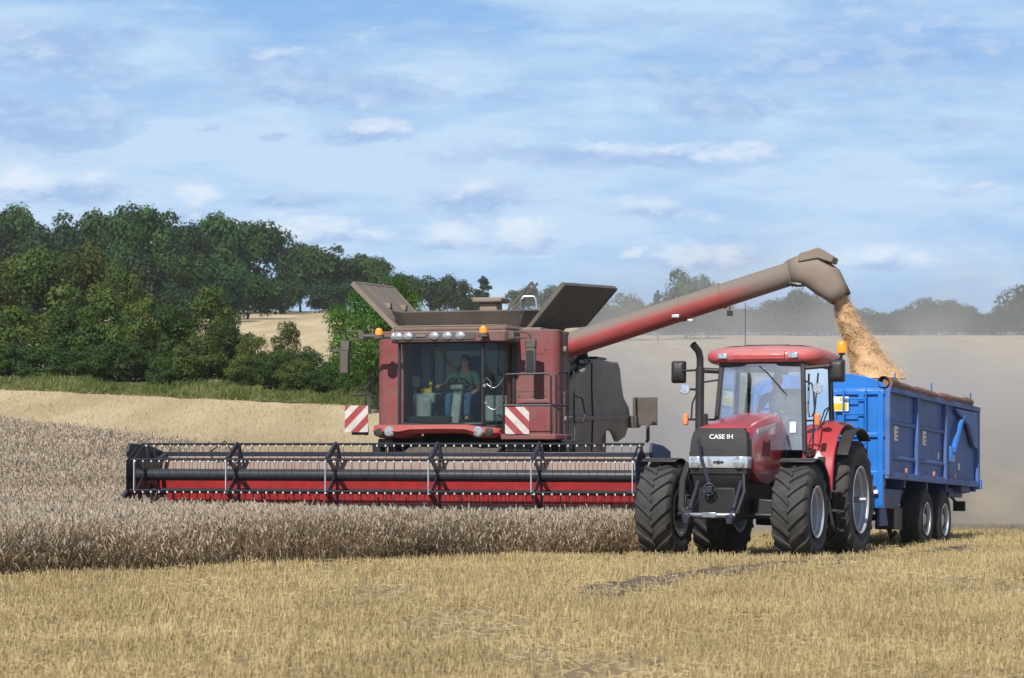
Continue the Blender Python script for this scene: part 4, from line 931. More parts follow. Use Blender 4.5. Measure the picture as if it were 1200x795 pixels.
    # exhaust stack on the far (image-left) side
    n = MB(); n.tube([(-.63, .25, 1.2), (-.63, .25, 2.88)], .068, 18); n.tube([(-.63, .25, 2.86), (-.63, .25, 3.02), (-.64, .2, 3.13), (-.7, .1, 3.23)], [.055, .055, .055, .058], 16, False); n.obox((-.58, .3, 2.05), (.1, .14, .25)); n.tube([(-.45, .4, 1.9), (-.6, .3, 1.9)], .03, 8); n.build('exhaust_stack', 'black', t, bevel=.006)
    # steps, tank
    n = MB(); n.box(.55, 1.0, 1.3, 2.0, .75, 1.35); n.box(-1.0, -.55, 1.2, 2.3, .7, 1.35); n.build('fuel_tank', 'black', t, bevel=.06, seg=3)
    n = MB()
    for z in (.42, .72, 1.02): n.obox((1.12, 1.62, z), (.3, .3, .035))
    for y in (1.47, 1.77): n.beam((1.0, y, 1.4), (1.18, y, .4), .035)
    n.obox((1.05, 1.2, 1.3), (.1, .1, .5)); n.build('cab_step', 'blackm', t, bevel=.006)
    n = MB(); n.obox((1.08, 1.14, 1.22), (.07, .05, .16)); n.build('blue_coupling', 'blue', t, bevel=.01)
    return t
tractor = make_tractor()

# ------------------------------------------------------------------ trailer (y = 0 at its front wall, x = 0 on its centre line)
L_LOC, L_ROT = (5.4, 42.4, -.25), (R(-2.2), 0, R(-23.5))
def make_trailer():
    t = thing('grain_trailer', 'blue steel grain trailer with arched front wall being filled behind the tractor', 'trailer', L_LOC, L_ROT)
    W_, LN, ZB, ZT = 1.22, 7.2, 1.3, 2.84
    arch = [(-W_, ZB)] + [(W_, ZB), (W_, ZT)] + [(W_ * math.cos(R(a)), ZT + .28 * math.sin(R(a))) for a in range(15, 180, 15)] + [(-W_, ZT)]
    n = MB(); n.prism(arch, 'y', 0, .06); n.box(-W_ + .02, W_ - .02, -.02, 0, ZT - .06, ZT - .02)
    fr = n.build('front_wall', 'blue', t, bevel=.012)
    n = MB()
    for x in (-1.14, -.66, -.2, .3, .8, 1.15): n.box(x - .05, x + .05, -.06, 0, .75 if abs(x) > 1.1 else ZB, ZT - .06)
    for z in (ZB + .03, 2.0, ZT - .09): n.box(-W_, W_, -.05, .0, z - .04, z + .04)
    n.box(1.02, 1.2, -.05, .05, .72, ZB); n.box(-1.2, -1.02, -.05, .05, .72, ZB); n.build('wall_rib', 'blue', fr, bevel=.01)
    n = MB()
    for x in (.5, .9): n.tube([(x, -.1, 1.75), (x, -.13, 2.6), (x, -.1, ZT - .02)], .018, 6)
    for k in range(4): n.tube([(.5, -.12, 1.85 + k * .26), (.9, -.12, 1.85 + k * .26)], .015, 6)
    n.build('ladder', 'blue', fr)
    n = MB(); dx_ = .2; n.mat(0).prism([(.06 + dx_, 2.42), (.38 + dx_, 2.42), (.38 + dx_, 2.68), (.06 + dx_, 2.68)], 'y', -.075, -.06); n.mat(1).prism([(.085 + dx_, 2.44), (.355 + dx_, 2.44), (.355 + dx_, 2.56), (.085 + dx_, 2.56)], 'y', -.079, -.074); n.prism([(.22 + dx_, 2.6), (.35 + dx_, 2.6), (.35 + dx_, 2.655), (.22 + dx_, 2.655)], 'y', -.079, -.074); n.build('yellow_plate', ['white', 'yellow'], fr)
    posts = [.06, 2.1, 4.35, LN - .05]
    for sd in (-1, 1):
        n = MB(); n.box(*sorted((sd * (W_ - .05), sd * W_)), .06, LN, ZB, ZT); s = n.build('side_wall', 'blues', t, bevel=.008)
        n = MB()
        for y in posts: n.box(*sorted((sd * W_, sd * (W_ + .085))), y - .07, y + .07, ZB, ZT - .02)
        n.box(*sorted((sd * (W_ - .06), sd * (W_ + .1))), .0, LN, ZT - .08, ZT + .02); n.box(*sorted((sd * (W_ - .04), sd * (W_ + .07))), .0, LN, ZB - .06, ZB + .06)
        for z in (1.62, 2.24): n.hexa([(sd * W_, .1, z - .05), (sd * W_, 4.3, z - .05), (sd * (W_ + .045), 4.3, z - .02), (sd * (W_ + .045), .1, z - .02), (sd * W_, .1, z + .05), (sd * W_, 4.3, z + .05), (sd * (W_ + .045), 4.3, z + .02), (sd * (W_ + .045), .1, z + .02)])
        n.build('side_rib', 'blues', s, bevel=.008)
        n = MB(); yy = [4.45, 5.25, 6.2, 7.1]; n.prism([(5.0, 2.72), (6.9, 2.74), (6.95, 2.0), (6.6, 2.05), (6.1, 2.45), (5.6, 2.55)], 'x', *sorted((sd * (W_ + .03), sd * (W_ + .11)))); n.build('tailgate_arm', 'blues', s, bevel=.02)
        n = MB(); n.tube([(sd * (W_ + .09), 4.75, 1.85), (sd * (W_ + .09), 5.45, 2.5)], .06, 12); n.tube([(sd * (W_ + .09), 5.3, 2.35), (sd * (W_ + .09), 5.75, 2.62)], .035, 10); n.obox((sd * (W_ + .06), 4.7, 1.82), (.12, .35, .3)); n.build('tailgate_ram', 'blue', s, bevel=.02)
        if sd > 0:
            n = MB(); n.tube([(W_ + .05, 4.5, 1.7), (W_ + .07, 4.48, 1.5), (W_ + .05, 4.55, 1.3)], .018, 6); n.build('ram_hose', 'black', s)
            for y, z in ((.62, 2.06), (2.72, 2.06)):
                n = MB(); n.mat(0).prism([(y, z - .13), (y + .27, z - .13), (y + .27, z + .13), (y, z + .13)], 'x', W_, W_ + .006); n.mat(1)
                for q in (-.06, .04): n.prism([(y + .02, z + q), (y + .12, z + q), (y + .12, z + q + .06), (y + .02, z + q + .06)], 'x', W_ + .002, W_ + .009)
                n.mat(2)
                for q in (-.09, -.02, .05): n.prism([(y + .15, z + q), (y + .25, z + q), (y + .25, z + q + .025), (y + .15, z + q + .025)], 'x', W_ + .002, W_ + .009)
                n.build('side_sticker', ['wsteel', 'orange', 'grille'], s)
            n = MB()
            for y, z, q in ((3.9, 1.75, .09), (5.6, 1.6, .13)): n.prism([(y, z - .05), (y + q, z - .05), (y + q, z + .08), (y, z + .08)], 'x', W_ + .003, W_ + .01)
            n.build('small_label', 'white', s)
            n = MB()
            for y in (1.2, 3.3, 5.0): n.obox((W_ + .08, y, ZB + .11), (.03, .07, .08))
            n.build('side_marker', 'orange', s, bevel=.008)
            n = MB()
            for y in (.55, 3.3, 6.6): n.tube([(W_ + .03, y, ZT), (W_ + .03, y, ZT + .28)], .018, 6)
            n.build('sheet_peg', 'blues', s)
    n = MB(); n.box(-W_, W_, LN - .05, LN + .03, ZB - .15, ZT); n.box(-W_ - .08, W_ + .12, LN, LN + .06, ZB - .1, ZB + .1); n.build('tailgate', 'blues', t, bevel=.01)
    n = MB(); n.box(-W_ + .05, W_ - .05, .06, LN, ZB - .05, ZB + .02); n.build('floor', 'dblue', t)
    n = MB()
    for x in (-.45, .45): n.box(x - .08, x + .08, -.6, 6.7, .85, 1.13)
    for y in (.1, 1.5, 3.2, 4.8, 6.4): n.box(-W_ + .02, W_ - .02, y - .05, y + .05, 1.1, ZB - .05)
    n.prism([(-.2, .72), (1.6, .72), (1.9, 1.08), (-.2, 1.08)], 'x', 1.0, 1.06); n.prism([(.3, .4), (.9, .42), (.75, .75), (.3, .75)], 'x', 1.0, 1.05)
    n.box(-1.05, 1.05, 5.6, 6.75, 1.02, 1.2); n.box(-1.15, 1.2, 6.0, 6.8, 1.12, 1.24)
    ch = n.build('chassis', 'dblue', t, bevel=.015)
    n = MB(); n.beam((-.45, -.5, .95), (0, -1.6, .55), .12, .16); n.beam((.45, -.5, .95), (0, -1.6, .55), .12, .16); n.box(-.09, .09, -1.9, -1.5, .47, .6); n.build('drawbar', 'dblue', ch, bevel=.015)
    n = MB(); n.box(.7, 1.05, 1.3, 1.9, .35, .75); n.tube([(.9, 1.55, .36), (.9, 1.7, .2), (1.0, 1.6, .3)], .05, 8); n.box(-.2, .2, -.15, -.05, .5, .9); n.tube([(.6, -.1, 1.1), (.9, -.1, 1.12), (1.1, -.15, 1.08)], .03, 8); n.build('parking_leg', 'blackm', ch, bevel=.02)
    n = MB(); n.obox((1.08, -.12, 1.0), (.1, .06, .07)); n.build('front_marker', 'white', ch, bevel=.01)
    n = MB(); n.obox((1.0, 6.7, .85), (.24, .1, .2)); n.beam((.8, 6.6, 1.1), (.95, 6.7, .9), .05); n.build('tail_lamp', 'black', ch, bevel=.01)
    for y in (2.95, 4.4):
        n = MB(); n.tube([(-1.0, y, .58), (1.0, y, .58)], .06, 10); n.box(-.55, -.35, y - .5, y + .5, .68, .8); n.box(.35, .55, y - .5, y + .5, .68, .8); n.build('axle', 'blackm', ch, bevel=.01)
        for sd in (-1, 1): wheel(t, 'trailer_wheel', (sd * 1.05, y, .56), .56, .42, .3, sd, tm='ttyre', tread=False, dish=.45)
    # rolled weather sheet along the top of the image-right side
    n = MB(); pts = []; rs_ = []
    for k in range(17):
        y = .02 + 6.5 * k / 16; pts.append((W_ + .04 + .015 * math.sin(k * 1.9), y, ZT + .09 - .04 * math.sin(k / 16 * math.pi) + .012 * math.sin(k * 2.6))); rs_.append(.075 + .012 * math.sin(k * 1.3) + (.02 if k < 1 else 0))
    n.tube(pts, rs_, 12); n.tube([(W_ - .02, -.05, ZT + .1), (W_ - .02, .3, ZT + .1)], .1, 14, False); n.build('rolled_cover', 'cover', t)
    return t
trailer = make_trailer()
MT = {}
bpy.context.view_layer.update()
for k, o in (('c', combine), ('t', tractor), ('l', trailer)): MT[k] = o.matrix_world.copy()

# ------------------------------------------------------------------ people at the wheels
def person(name, label, loc, yaw, top, bottom, lean=0., hands=((-.17, -.42, .42), (.17, -.42, .42)), look=0.):
    V = [(0, .02, .06), (0, .03, .2), (0, .02, .36), (0, 0, .5), (0, -.01, .59), (0, -.03, .66), (0, -.045, .755), (0, -.035, .83)]
    Ra = [(.15, .12), (.145, .115), (.15, .115), (.155, .11), (.075, .075), (.066, .07), (.078, .098), (.055, .075)]
    E = [(i, i + 1) for i in range(7)]
    def chain(root, pts, rad):
        p = root
        for q, r_ in zip(pts, rad): V.append(q); Ra.append((r_, r_)); E.append((p, len(V) - 1)); p = len(V) - 1
    H = []
    for sd, hnd in zip((-1, 1), hands):
        sh = Vector((sd * .2, .0, .53)); h_ = Vector(hnd); el = (sh + h_) / 2 + Vector((sd * .09, .06, -.1))
        chain(3, [(sd * .12, 0, .53), tuple(sh), tuple(sh.lerp(el, .5)), tuple(el), tuple(el.lerp(h_, .5)), tuple(h_)], [.075, .062, .052, .042, .038, .028]); H.append((sd, el, h_))
        chain(0, [(sd * .1, -.03, .06), (sd * .15, -.25, .09), (sd * .19, -.47, .1), (sd * .185, -.5, -.1), (sd * .18, -.5, -.31), (sd * .185, -.56, -.37), (sd * .19, -.68, -.385)], [.095, .085, .064, .058, .042, .042, .035])
    b = skin_part(name, V, E, Ra, 'skin', None, 1)
    b.location = loc; b.rotation_euler = (0, 0, yaw); tag(b, label, 'person')
    # hands, face and ears joined into the body's own mesh
    n = MB()
    for sd, el, h_ in H:
        d = (h_ - el).normalized(); up = Vector((0, -.3, 1)).normalized(); s_ = d.cross(up).normalized(); up = s_.cross(d)
        n.rings([[h_ + d * t_ + s_ * (w_ * cx) + up * (.014 * cz) for cx, cz in ((-1, -1), (1, -1), (1, 1), (-1, 1))] for t_, w_ in ((-.01, .024), (.04, .038), (.085, .036))], True)
        for k in range(4):
            f0 = h_ + d * .08 + s_ * (-.027 + .018 * k); ln = (.062, .072, .07, .055)[k]
            n.tube([f0, f0 + d * ln * .5 - up * .004, f0 + d * ln * .75 - up * .03, f0 + d * ln * .6 - up * .052], [.0095, .009, .0085, .007], 6)
        th = h_ + d * .03 - s_ * sd * .034
        n.tube([th, th + d * .03 - s_ * sd * .025 - up * .008, th + d * .062 - s_ * sd * .022 - up * .022], [.011, .0105, .008], 6)
    n.tube([(0, -.135, .775), (0, -.158, .745), (0, -.14, .735)], [.009, .016, .012], 6); n.ball((0, -.125, .70), (.026, .012, .008))
    for sd in (-1, 1): n.ball((sd * .084, -.03, .75), (.012, .022, .032))
    f = n.build('tmp_features', 'skin')
    bpy.ops.object.select_all(action='DESELECT'); f.select_set(True); f.location = loc; f.rotation_euler = (0, 0, yaw); b.select_set(True); bpy.context.view_layer.objects.active = b; bpy.context.view_layer.update(); bpy.ops.object.join()
    b.data.name = name
    n = MB()
    for sd in (-1, 1): n.ball((sd * .033, -.128, .772), .012)
    n.build('eyes', 'eye', b)
    n = MB(); n.ball((0, .0, .815), (.088, .1, .082), 16, 10); n.build('hair', 'hair', b)
    tv = [(0, .02, .08), (0, .03, .2), (0, .02, .36), (0, 0, .5), (0, -.005, .575)]; tr = [(.172, .135), (.163, .13), (.168, .13), (.17, .125), (.09, .085)]; te = [(0, 1), (1, 2), (2, 3), (3, 4)]
    for sd, hnd in zip((-1, 1), hands):
        sh = Vector((sd * .2, .0, .53)); h_ = Vector(hnd); el = (sh + h_) / 2 + Vector((sd * .09, .06, -.1)); o = len(tv)
        tv += [(sd * .12, 0, .53), tuple(sh), tuple(sh.lerp(el, .75))]; tr += [(.09, .09), (.082, .082), (.072, .072)]; te += [(3, o), (o, o + 1), (o + 1, o + 2)]
    skin_part('shirt', tv, te, tr, top, b, 1)
    jv = [(0, .02, .04)]; jr = [(.17, .14)]; je = []
    for sd in (-1, 1):
        o = len(jv); jv += [(sd * .1, -.03, .06), (sd * .15, -.25, .09), (sd * .19, -.47, .1), (sd * .185, -.505, -.1), (sd * .18, -.5, -.3)]; jr += [(.11, .11), (.1, .1), (.08, .08), (.074, .074), (.065, .065)]
        je += [(0, o), (o, o + 1), (o + 1, o + 2), (o + 2, o + 3), (o + 3, o + 4)]
    skin_part('trousers', jv, je, jr, bottom, b, 1)
    for sd in (-1, 1):
        n = MB(); n.tube([(sd * .18, -.49, -.32), (sd * .183, -.52, -.375), (sd * .19, -.66, -.39), (sd * .19, -.72, -.395)], [.055, .055, .05, .035], 10); n.build('boot', 'shoe', b)
    return b
def inM(k, p): return MT[k] @ Vector(p)
person('person', 'driver in a green t-shirt and blue jeans seated at the wheel of the combine', inM('c', (-.3, .95, 2.64)), C_YAW, 'tshirt', 'jeans', hands=((-.4, -.33, .3), (.2, -.36, .12)))
person('person', 'driver in a pale shirt seated behind the windscreen of the red tractor', inM('t', (-.05, 2.62, 2.05)), R(-22), 'lshirt', 'trous', hands=((-.17, -.5, .26), (.17, -.5, .26)))

# ------------------------------------------------------------------ grain falling into the trailer
def make_grain():
    top = inM('c', (6.72, 1.38, 4.56)); bot = at(1026, 444, 43.9)
    n = MB(); rings = []; N = 26
    st = [(0, 0, .17, .2), (.12, .0, .19, .2), (.35, -.02, .26, .22), (.55, .02, .34, .26), (.75, .04, .41, .32), (.9, .06, .52, .44), (1.0, .06, .62, .6)]
    def cs(t):
        for a, b in zip(st, st[1:]):
            if t <= b[0]:
                f = (t - a[0]) / (b[0] - a[0]); return [a[i] + (b[i] - a[i]) * f for i in range(1, 4)]
        return st[-1][1:]
    path = lambda t: Vector((top.x + (bot.x - top.x) * (t ** 1.12), top.y + (bot.y - top.y) * t, top.z + (bot.z - top.z) * t))
    from mathutils import noise as mn
    for i in range(N + 1):
        t = i / N; p = path(t); o, wx, wy = cs(t); ring = []
        for k in range(28):
            a = 2 * math.pi * k / 28; q = Vector((math.cos(a), math.sin(a), t * 5))
            nz = 1 + .22 * mn.noise(q * 1.6) + .16 * mn.noise(q * 5 + Vector((3, 1, 2)))
            ring.append((p.x + o + wx * nz * .8 * math.cos(a), p.y + wy * nz * .8 * math.sin(a), p.z + .04 * mn.noise(q * 4)))
        rings.append(ring)
    n.rings(rings, True)
    Q = []
    for i in range(15000):
        t = rnd.random() ** .75; p = path(t); o, wx, wy = cs(t); a = U(0, 6.283); r_ = .74 + abs(rnd.gauss(0, .16))
        if math.cos(a) < 0: r_ = .72 + (r_ - .72) * .7
        c = Vector((p.x + o + wx * r_ * math.cos(a), p.y + wy * r_ * math.sin(a), p.z + U(-.06, .06)))
        s = U(.005, .0105)
        d1 = Vector((U(-1, 1), U(-1, 1), U(-1, 1))).normalized() * s; d2 = d1.orthogonal().normalized() * s * .8
        Q.append((c, d1, d2))
    for c, d1, d2 in Q: n.add([c - d1, c + d2, c + d1, c - d2], [(0, 1, 2, 3)])
    o = n.build('falling_grain', 'grain', smooth=70); tag(o, 'stream of golden wheat grain pouring from the auger spout into the blue trailer', 'grain', kind='stuff')
    # heap in the trailer body
    g = []
    for i in range(41):
        row = []
        for j in range(19):
            y, x = .1 + 7.0 * i / 40, -1.15 + 2.3 * j / 18
            hgt = 2.35 + .75 * math.exp(-((y - 1.2) / 1.3) ** 2 - (x / .9) ** 2) + .25 * math.exp(-((y - 3.6) / 2.0) ** 2 - (x / 1.1) ** 2) + .03 * mn.noise(Vector((x * 3, y * 3, 0)))
            row.append(MT['l'] @ Vector((x, y, min(hgt, 2.98))))
        g.append(row)
    n = MB(); n.sheet(g); b0 = len(n.v)
    fl = [[MT['l'] @ Vector((-1.15 + 2.3 * j / 18, .1 + 7.0 * i / 40, 1.35)) for j in (0, 18)] for i in (0, 40)]
    n.sheet(fl); o = n.build('grain_heap', 'grain', smooth=180); tag(o, 'heap of harvested wheat filling the blue trailer', 'grain', kind='stuff')
make_grain()
# ------------------------------------------------------------------ vegetation
def rand_unit(n): 
    q = NR.normal(size=(n, 3)); return q / np.linalg.norm(q, axis=1, keepdims=True)
def leaf_quads(C, Nrm, size, asp=.6):
    n = len(C); r_ = rand_unit(n)
    a = np.cross(Nrm, r_); a /= np.linalg.norm(a, axis=1, keepdims=True) + 1e-9
    b = np.cross(Nrm, a); s = (size * NR.uniform(.6, 1.3, n))[:, None] / 2
    a = a * s; b = b * s * asp
    return np.stack([C - a, C - b * .9, C + a, C + b], 1)
def crown_points(n, rx, rz, lobes, lr, low=.2, seed=0, shape='round'):
    rg = np.random.default_rng(seed); LC = []; LR = []
    while len(LC) < lobes:
        p = rg.uniform(-1, 1, 3)
        if (p ** 2).sum() > 1 or (p ** 2).sum() < .15: continue
        if shape == 'cone':
            k = (1 - p[2]) / 2; p[0] *= k * 1.15 + .05; p[1] *= k * 1.15 + .05
        if p[2] < -1 + low * 2 and rg.random() < .5: continue
        LC.append((p[0] * (rx - lr * .7 * rx), p[1] * (rx - lr * .7 * rx), p[2] * (rz - lr * .6 * rx)))
        f = 1 if shape != 'cone' else .35 + .65 * (1 - p[2]) / 2
        LR.append(rx * lr * rg.uniform(.65, 1.25) * f)
    LC = np.array(LC); LR = np.array(LR)
    w = LR ** 2 / (LR ** 2).sum(); i = rg.choice(lobes, n, p=w)
    d = rg.normal(size=(n, 3)); d /= np.linalg.norm(d, axis=1, keepdims=True)
    flip = (d[:, 2] < -.3) & (rg.random(n) < .6); d[flip, 2] *= -1
    rr = LR[i] * np.clip(rg.normal(.95, .16, n), .3, 1.35)
    P = LC[i] + d * rr[:, None] * np.array([1, 1, .8])
    nr = d + rg.normal(size=(n, 3)) * .36 + np.array([0, 0, .2]); nr /= np.linalg.norm(nr, axis=1, keepdims=True)
    return P, nr, LC, LR
def tree_proto(H, Wd, n, leaf, lm, seed, lobes=22, lr=.42, trunk=.2, shape='round', clear=.12):
    """unit tree at the origin: H metres tall, Wd wide"""
    rz = H * (1 - clear) / 2; cz = H * clear + rz
    P, N_, LC, LR = crown_points(n, Wd / 2, rz, lobes, lr, seed=seed, shape=shape)
    P[:, 2] += cz; LC = LC.copy(); LC[:, 2] += cz
    k = P[:, 2] > .05
    t = MB(); rg = random.Random(seed)
    t.tube([(0, 0, -.6), (.1, 0, H * .15), (rg.uniform(-.3, .3), rg.uniform(-.3, .3), H * .45), (0, 0, H * .75)], [trunk * H * .11, trunk * H * .08, trunk * H * .055, trunk * H * .02], 9)
    for j in range(min(lobes, 12)):
        c = Vector(LC[j]); z0 = min(c.z * .8, H * rg.uniform(.15, .5)); m = Vector((c.x * .45, c.y * .45, (z0 + c.z) / 2 + .3))
        t.tube([(0, 0, z0), m, c], [trunk * H * .04, trunk * H * .026, trunk * H * .01], 6)
    Q = leaf_quads(P[k], N_[k], leaf)
    root = bpy.data.objects.new('tree', None); COL.objects.link(root); root.empty_display_size = .5
    tr = t.build('trunk', 'bark', root)
    cr = quads_obj('crown', Q, lm, parent=root)
    return root, H, Wd
PROTO = {}
def proto(key, *a, **k):
    PROTO[key] = tree_proto(*a, **k) + ([0],)
proto('oakA', 14, 13, 9000, .62, 'oak', 11, 40, lr=.3)
proto('oakB', 14, 12, 9000, .62, 'oak2', 23, 38, lr=.31)
proto('oakC', 13, 12, 8500, .6, 'oak', 37, 36, lr=.32, clear=.16)
proto('olive', 10, 9, 8000, .42, 'olive', 41, 38, lr=.3)
proto('bushA', 4.2, 4.4, 9000, .17, 'hedge', 51, 44, lr=.27, clear=-.14)
proto('bushB', 4.0, 4.2, 9000, .16, 'hedge2', 57, 44, lr=.27, clear=-.14)
proto('bushC', 4.5, 4.4, 9000, .17, 'olive', 63, 44, lr=.26, clear=-.14)
proto('maple', 6.2, 6.0, 16000, .15, 'bright', 71, 44, lr=.25, clear=.2)
proto('farA', 11, 13, 4200, .75, 'farleaf', 81, 20, clear=.05)
proto('farB', 11, 12, 4200, .75, 'oak', 83, 18, clear=.05)
proto('farC', 10, 14, 4200, .75, 'olive', 89, 20, clear=.03)
proto('cone', 15, 7, 4500, .6, 'conifer', 91, 36, lr=.36, shape='cone', clear=.03)
used_names = {}
def plant(key, px, top, wpx, D, name, label, cat='tree', group=None, sink=0., xofs=0):
    root, H, Wd, cnt = PROTO[key]
    o = root if cnt[0] == 0 else copy_tree(root)
    cnt[0] += 1
    X = (px - 600) / F * D; z0 = gz(X, D) - sink
    h = max(1.0, CZ + (520 - top) * D / F - z0); w = wpx * D / F
    o.name = name; o.location = (X, D, z0); o.scale = (w / Wd, w / Wd * U(.9, 1.1), h / H); o.rotation_euler = (0, 0, U(0, 6.28))
    for k in ('label', 'category', 'group'):
        if k in o: del o[k]
    tag(o, label, cat, group)
    return o
WOOD = 'oaks of the dark wood on the hill'
for px, top, w, D, key, lab in [
    (-25, 246, 95, 285, 'oakB', 'dark tree at the very end of the hilltop wood, cut by the picture edge'),
    (18, 237, 85, 290, 'oakA', 'dark skyline tree with a ragged top, second from the outer end of the wood'),
    (66, 246, 82, 280, 'oakB', 'dark low-domed skyline tree in the wood above the olive trees'),
    (112, 236, 92, 285, 'oakC', 'tall dark oak on the skyline above the olive trees'),
    (158, 236, 100, 272, 'oakA', 'tallest broad oak on the skyline of the hilltop wood'),
    (206, 246, 88, 290, 'oakB', 'dark oak in the skyline dip beside the tallest oak'),
    (252, 239, 96, 300, 'oakC', 'dark oak with a twiggy crown at the middle of the wood'),
    (303, 256, 92, 308, 'oakA', 'broad oak where the skyline of the wood begins to fall'),
    (352, 276, 84, 320, 'oakC', 'rounded oak standing over the edge of the golden upper field'),
    (398, 286, 78, 325, 'oakB', 'oak with visible limbs above the golden upper field'),
    (436, 299, 66, 325, 'oakA', 'smaller oak behind the raised tank flap of the combine'),
    (470, 316, 60, 330, 'oakC', 'last low oak of the wood, beside the raised tank flap')]:
    plant(key, px, top, w, D, 'oak_tree', lab, 'tree', WOOD, sink=1)
for px, top, w, D, key in [(-10, 300, 90, 245, 'oakB'), (45, 292, 95, 250, 'oakA'), (100, 285, 95, 245, 'oakC'), (150, 290, 95, 240, 'oakB'), (200, 296, 95, 245, 'oakA'), (248, 300, 90, 250, 'oakB'), (290, 312, 80, 265, 'oakC'), (225, 320, 80, 235, 'oakB'), (330, 318, 70, 300, 'oakB'), (385, 325, 60, 310, 'oakB')]:
    plant(key, px, top, w, D, 'oak_tree', 'dark lower tree in the shaded inner row of the hilltop wood, under the skyline oaks', 'tree', 'shaded inner row of the wood', sink=1.5)
for px, top, w, D, lab in [(-15, 300, 90, 135, 'olive-green tree at the outer edge of the olive clump, cut by the picture edge'), (40, 292, 100, 140, 'olive-green spreading tree in the middle of the olive clump below the dark wood'),
                           (95, 288, 95, 145, 'tallest olive-green tree below the dark wood'), (140, 308, 60, 140, 'small olive-green tree at the inner edge of the olive clump')]:
    plant('olive', px, top, w, D, 'olive_green_tree', lab, 'tree', 'olive-green trees below the wood', sink=.5)
HG = 'bushes of the field hedge'
for px, top, w, D, key, lab in [
    (-30, 362, 105, 101, 'bushB', 'deep green hedge bush at the picture edge'),
    (28, 352, 110, 100, 'bushA', 'wide mid-green hedge bush below the olive trees'),
    (80, 345, 100, 99, 'bushB', 'dark rounded hedge bush below the tallest olive tree'),
    (122, 340, 92, 98, 'bushC', 'yellow-green hedge bush between two dark ones'),
    (165, 338, 92, 97, 'bushA', 'tall hedge bush between the yellow-green one and a dark one'),
    (205, 345, 80, 96, 'bushB', 'dark hedge bush leaning against the tan-tipped one'),
    (245, 336, 84, 96, 'bushC', 'tall tan-tipped hedge bush where the hedge steps down'),
    (270, 368, 66, 93, 'bushB', 'dark hedge bush just inside the step of the hedge'),
    (300, 388, 58, 92, 'bushA', 'low hedge bush under the start of the golden upper field'),
    (338, 378, 56, 91, 'bushC', 'yellow-topped hedge bush under the golden upper field'),
    (320, 405, 60, 89, 'bushB', 'low dark bush in front of the yellow-topped one'),
    (366, 404, 60, 88, 'bushB', 'ivy-dark hedge bush beside the yellow-topped one'),
    (398, 410, 56, 86, 'bushA', 'small leafy hedge bush next to the bright tree'),
    (428, 405, 60, 84, 'bushB', 'dark bush at the foot of the bright tree by the warning board'),
    (190, 412, 44, 91, 'bushB', 'small round bush standing proud of the hedge foot'),
    (60, 400, 90, 95, 'bushB', 'dark lower bush filling the hedge near the picture edge'),
    (150, 392, 90, 94, 'bushB', 'dark lower bush filling the hedge below the tall bushes'),
    (235, 392, 80, 92, 'bushA', 'mid-green lower bush below the tan-tipped bush'),
    (215, 366, 90, 104, 'bushA', 'half-hidden hedge bush behind the leaning dark one'), (150, 362, 90, 105, 'bushB', 'half-hidden dark bush behind the yellow-green bush'), (95, 362, 90, 106, 'bushA', 'half-hidden bush at the back of the hedge below the tallest olive tree'), (262, 352, 60, 101, 'bushB', 'half-hidden dark bush behind the tan-tipped bush'),
    (292, 412, 60, 89, 'bushA', 'low bush at the hedge foot under the start of the golden upper field'), (350, 418, 60, 87, 'bushA', 'low mid-green bush at the hedge foot below the yellow-topped one'), (384, 424, 54, 85, 'bushB', 'low dark bush at the hedge foot beside the warning board'), (412, 428, 54, 83, 'bushA', 'leafy bush directly behind the striped warning board'), (450, 430, 60, 82, 'bushB', 'low dark bush behind the front wheel of the combine'),
    (10, 395, 80, 96, 'bushB', 'dark lower bush at the outer end of the hedge'),
    (110, 398, 80, 94, 'bushB', 'dark lower bush under the yellow-green bush')]:
    plant(key, px, top, w, D, 'hedge_bush', lab, 'bush', HG, sink=.15)
plant('maple', 434, 328, 120, 76, 'bright_tree', 'bright green leafy tree close behind the cab of the combine', 'tree', sink=.4)
plant('maple', 466, 314, 60, 80, 'bright_tree', 'taller bright green tree rising behind the raised tank flap', 'tree', sink=.4)
plant('bushA', 470, 380, 90, 78, 'hedge_bush', 'leafy bush hidden behind the red flank of the combine cab', 'bush', HG)
for px, top, w, D, key, lab in [
    (505, 321, 46, 330, 'farB', 'dark green tree behind the top of the combine grain tank'), (532, 317, 44, 340, 'farA', 'mid-green round tree behind the elevator head of the combine'),
    (566, 313, 34, 360, 'cone', 'dusty pointed conifer rising from the smoke behind the combine'), (548, 345, 50, 345, 'farB', 'low tree below the pointed conifer behind the combine')]:
    plant(key, px, top, w, D, 'hill_tree', lab, 'tree', 'trees behind the combine', sink=1)
for px, top, w, D, key, lab in [
    (614, 332, 44, 520, 'farA', 'hazy round tree on the skyline by the grab loop of the combine'), (645, 333, 40, 530, 'farB', 'hazy round tree beside the open tank flap on the skyline'),
    (700, 346, 60, 540, 'farC', 'pale hazy tree just behind the open dark tank flap'), (738, 339, 52, 560, 'farC', 'pale olive hazy tree above the auger tube'),
    (771, 327, 26, 560, 'cone', 'dark hazy conifer beside the big oak above the auger'), (803, 312, 56, 570, 'farB', 'big dark hazy oak on the skyline above the middle of the auger'),
    (828, 320, 30, 575, 'farB', 'narrow hazy tree leaning on the big skyline oak'), (945, 333, 62, 600, 'farA', 'hazy tree with sky gaps just below the auger spout')]:
    plant(key, px, top, w, D, 'distant_tree', lab, 'tree', 'hazy skyline trees above the auger', sink=1)
i_ = 0
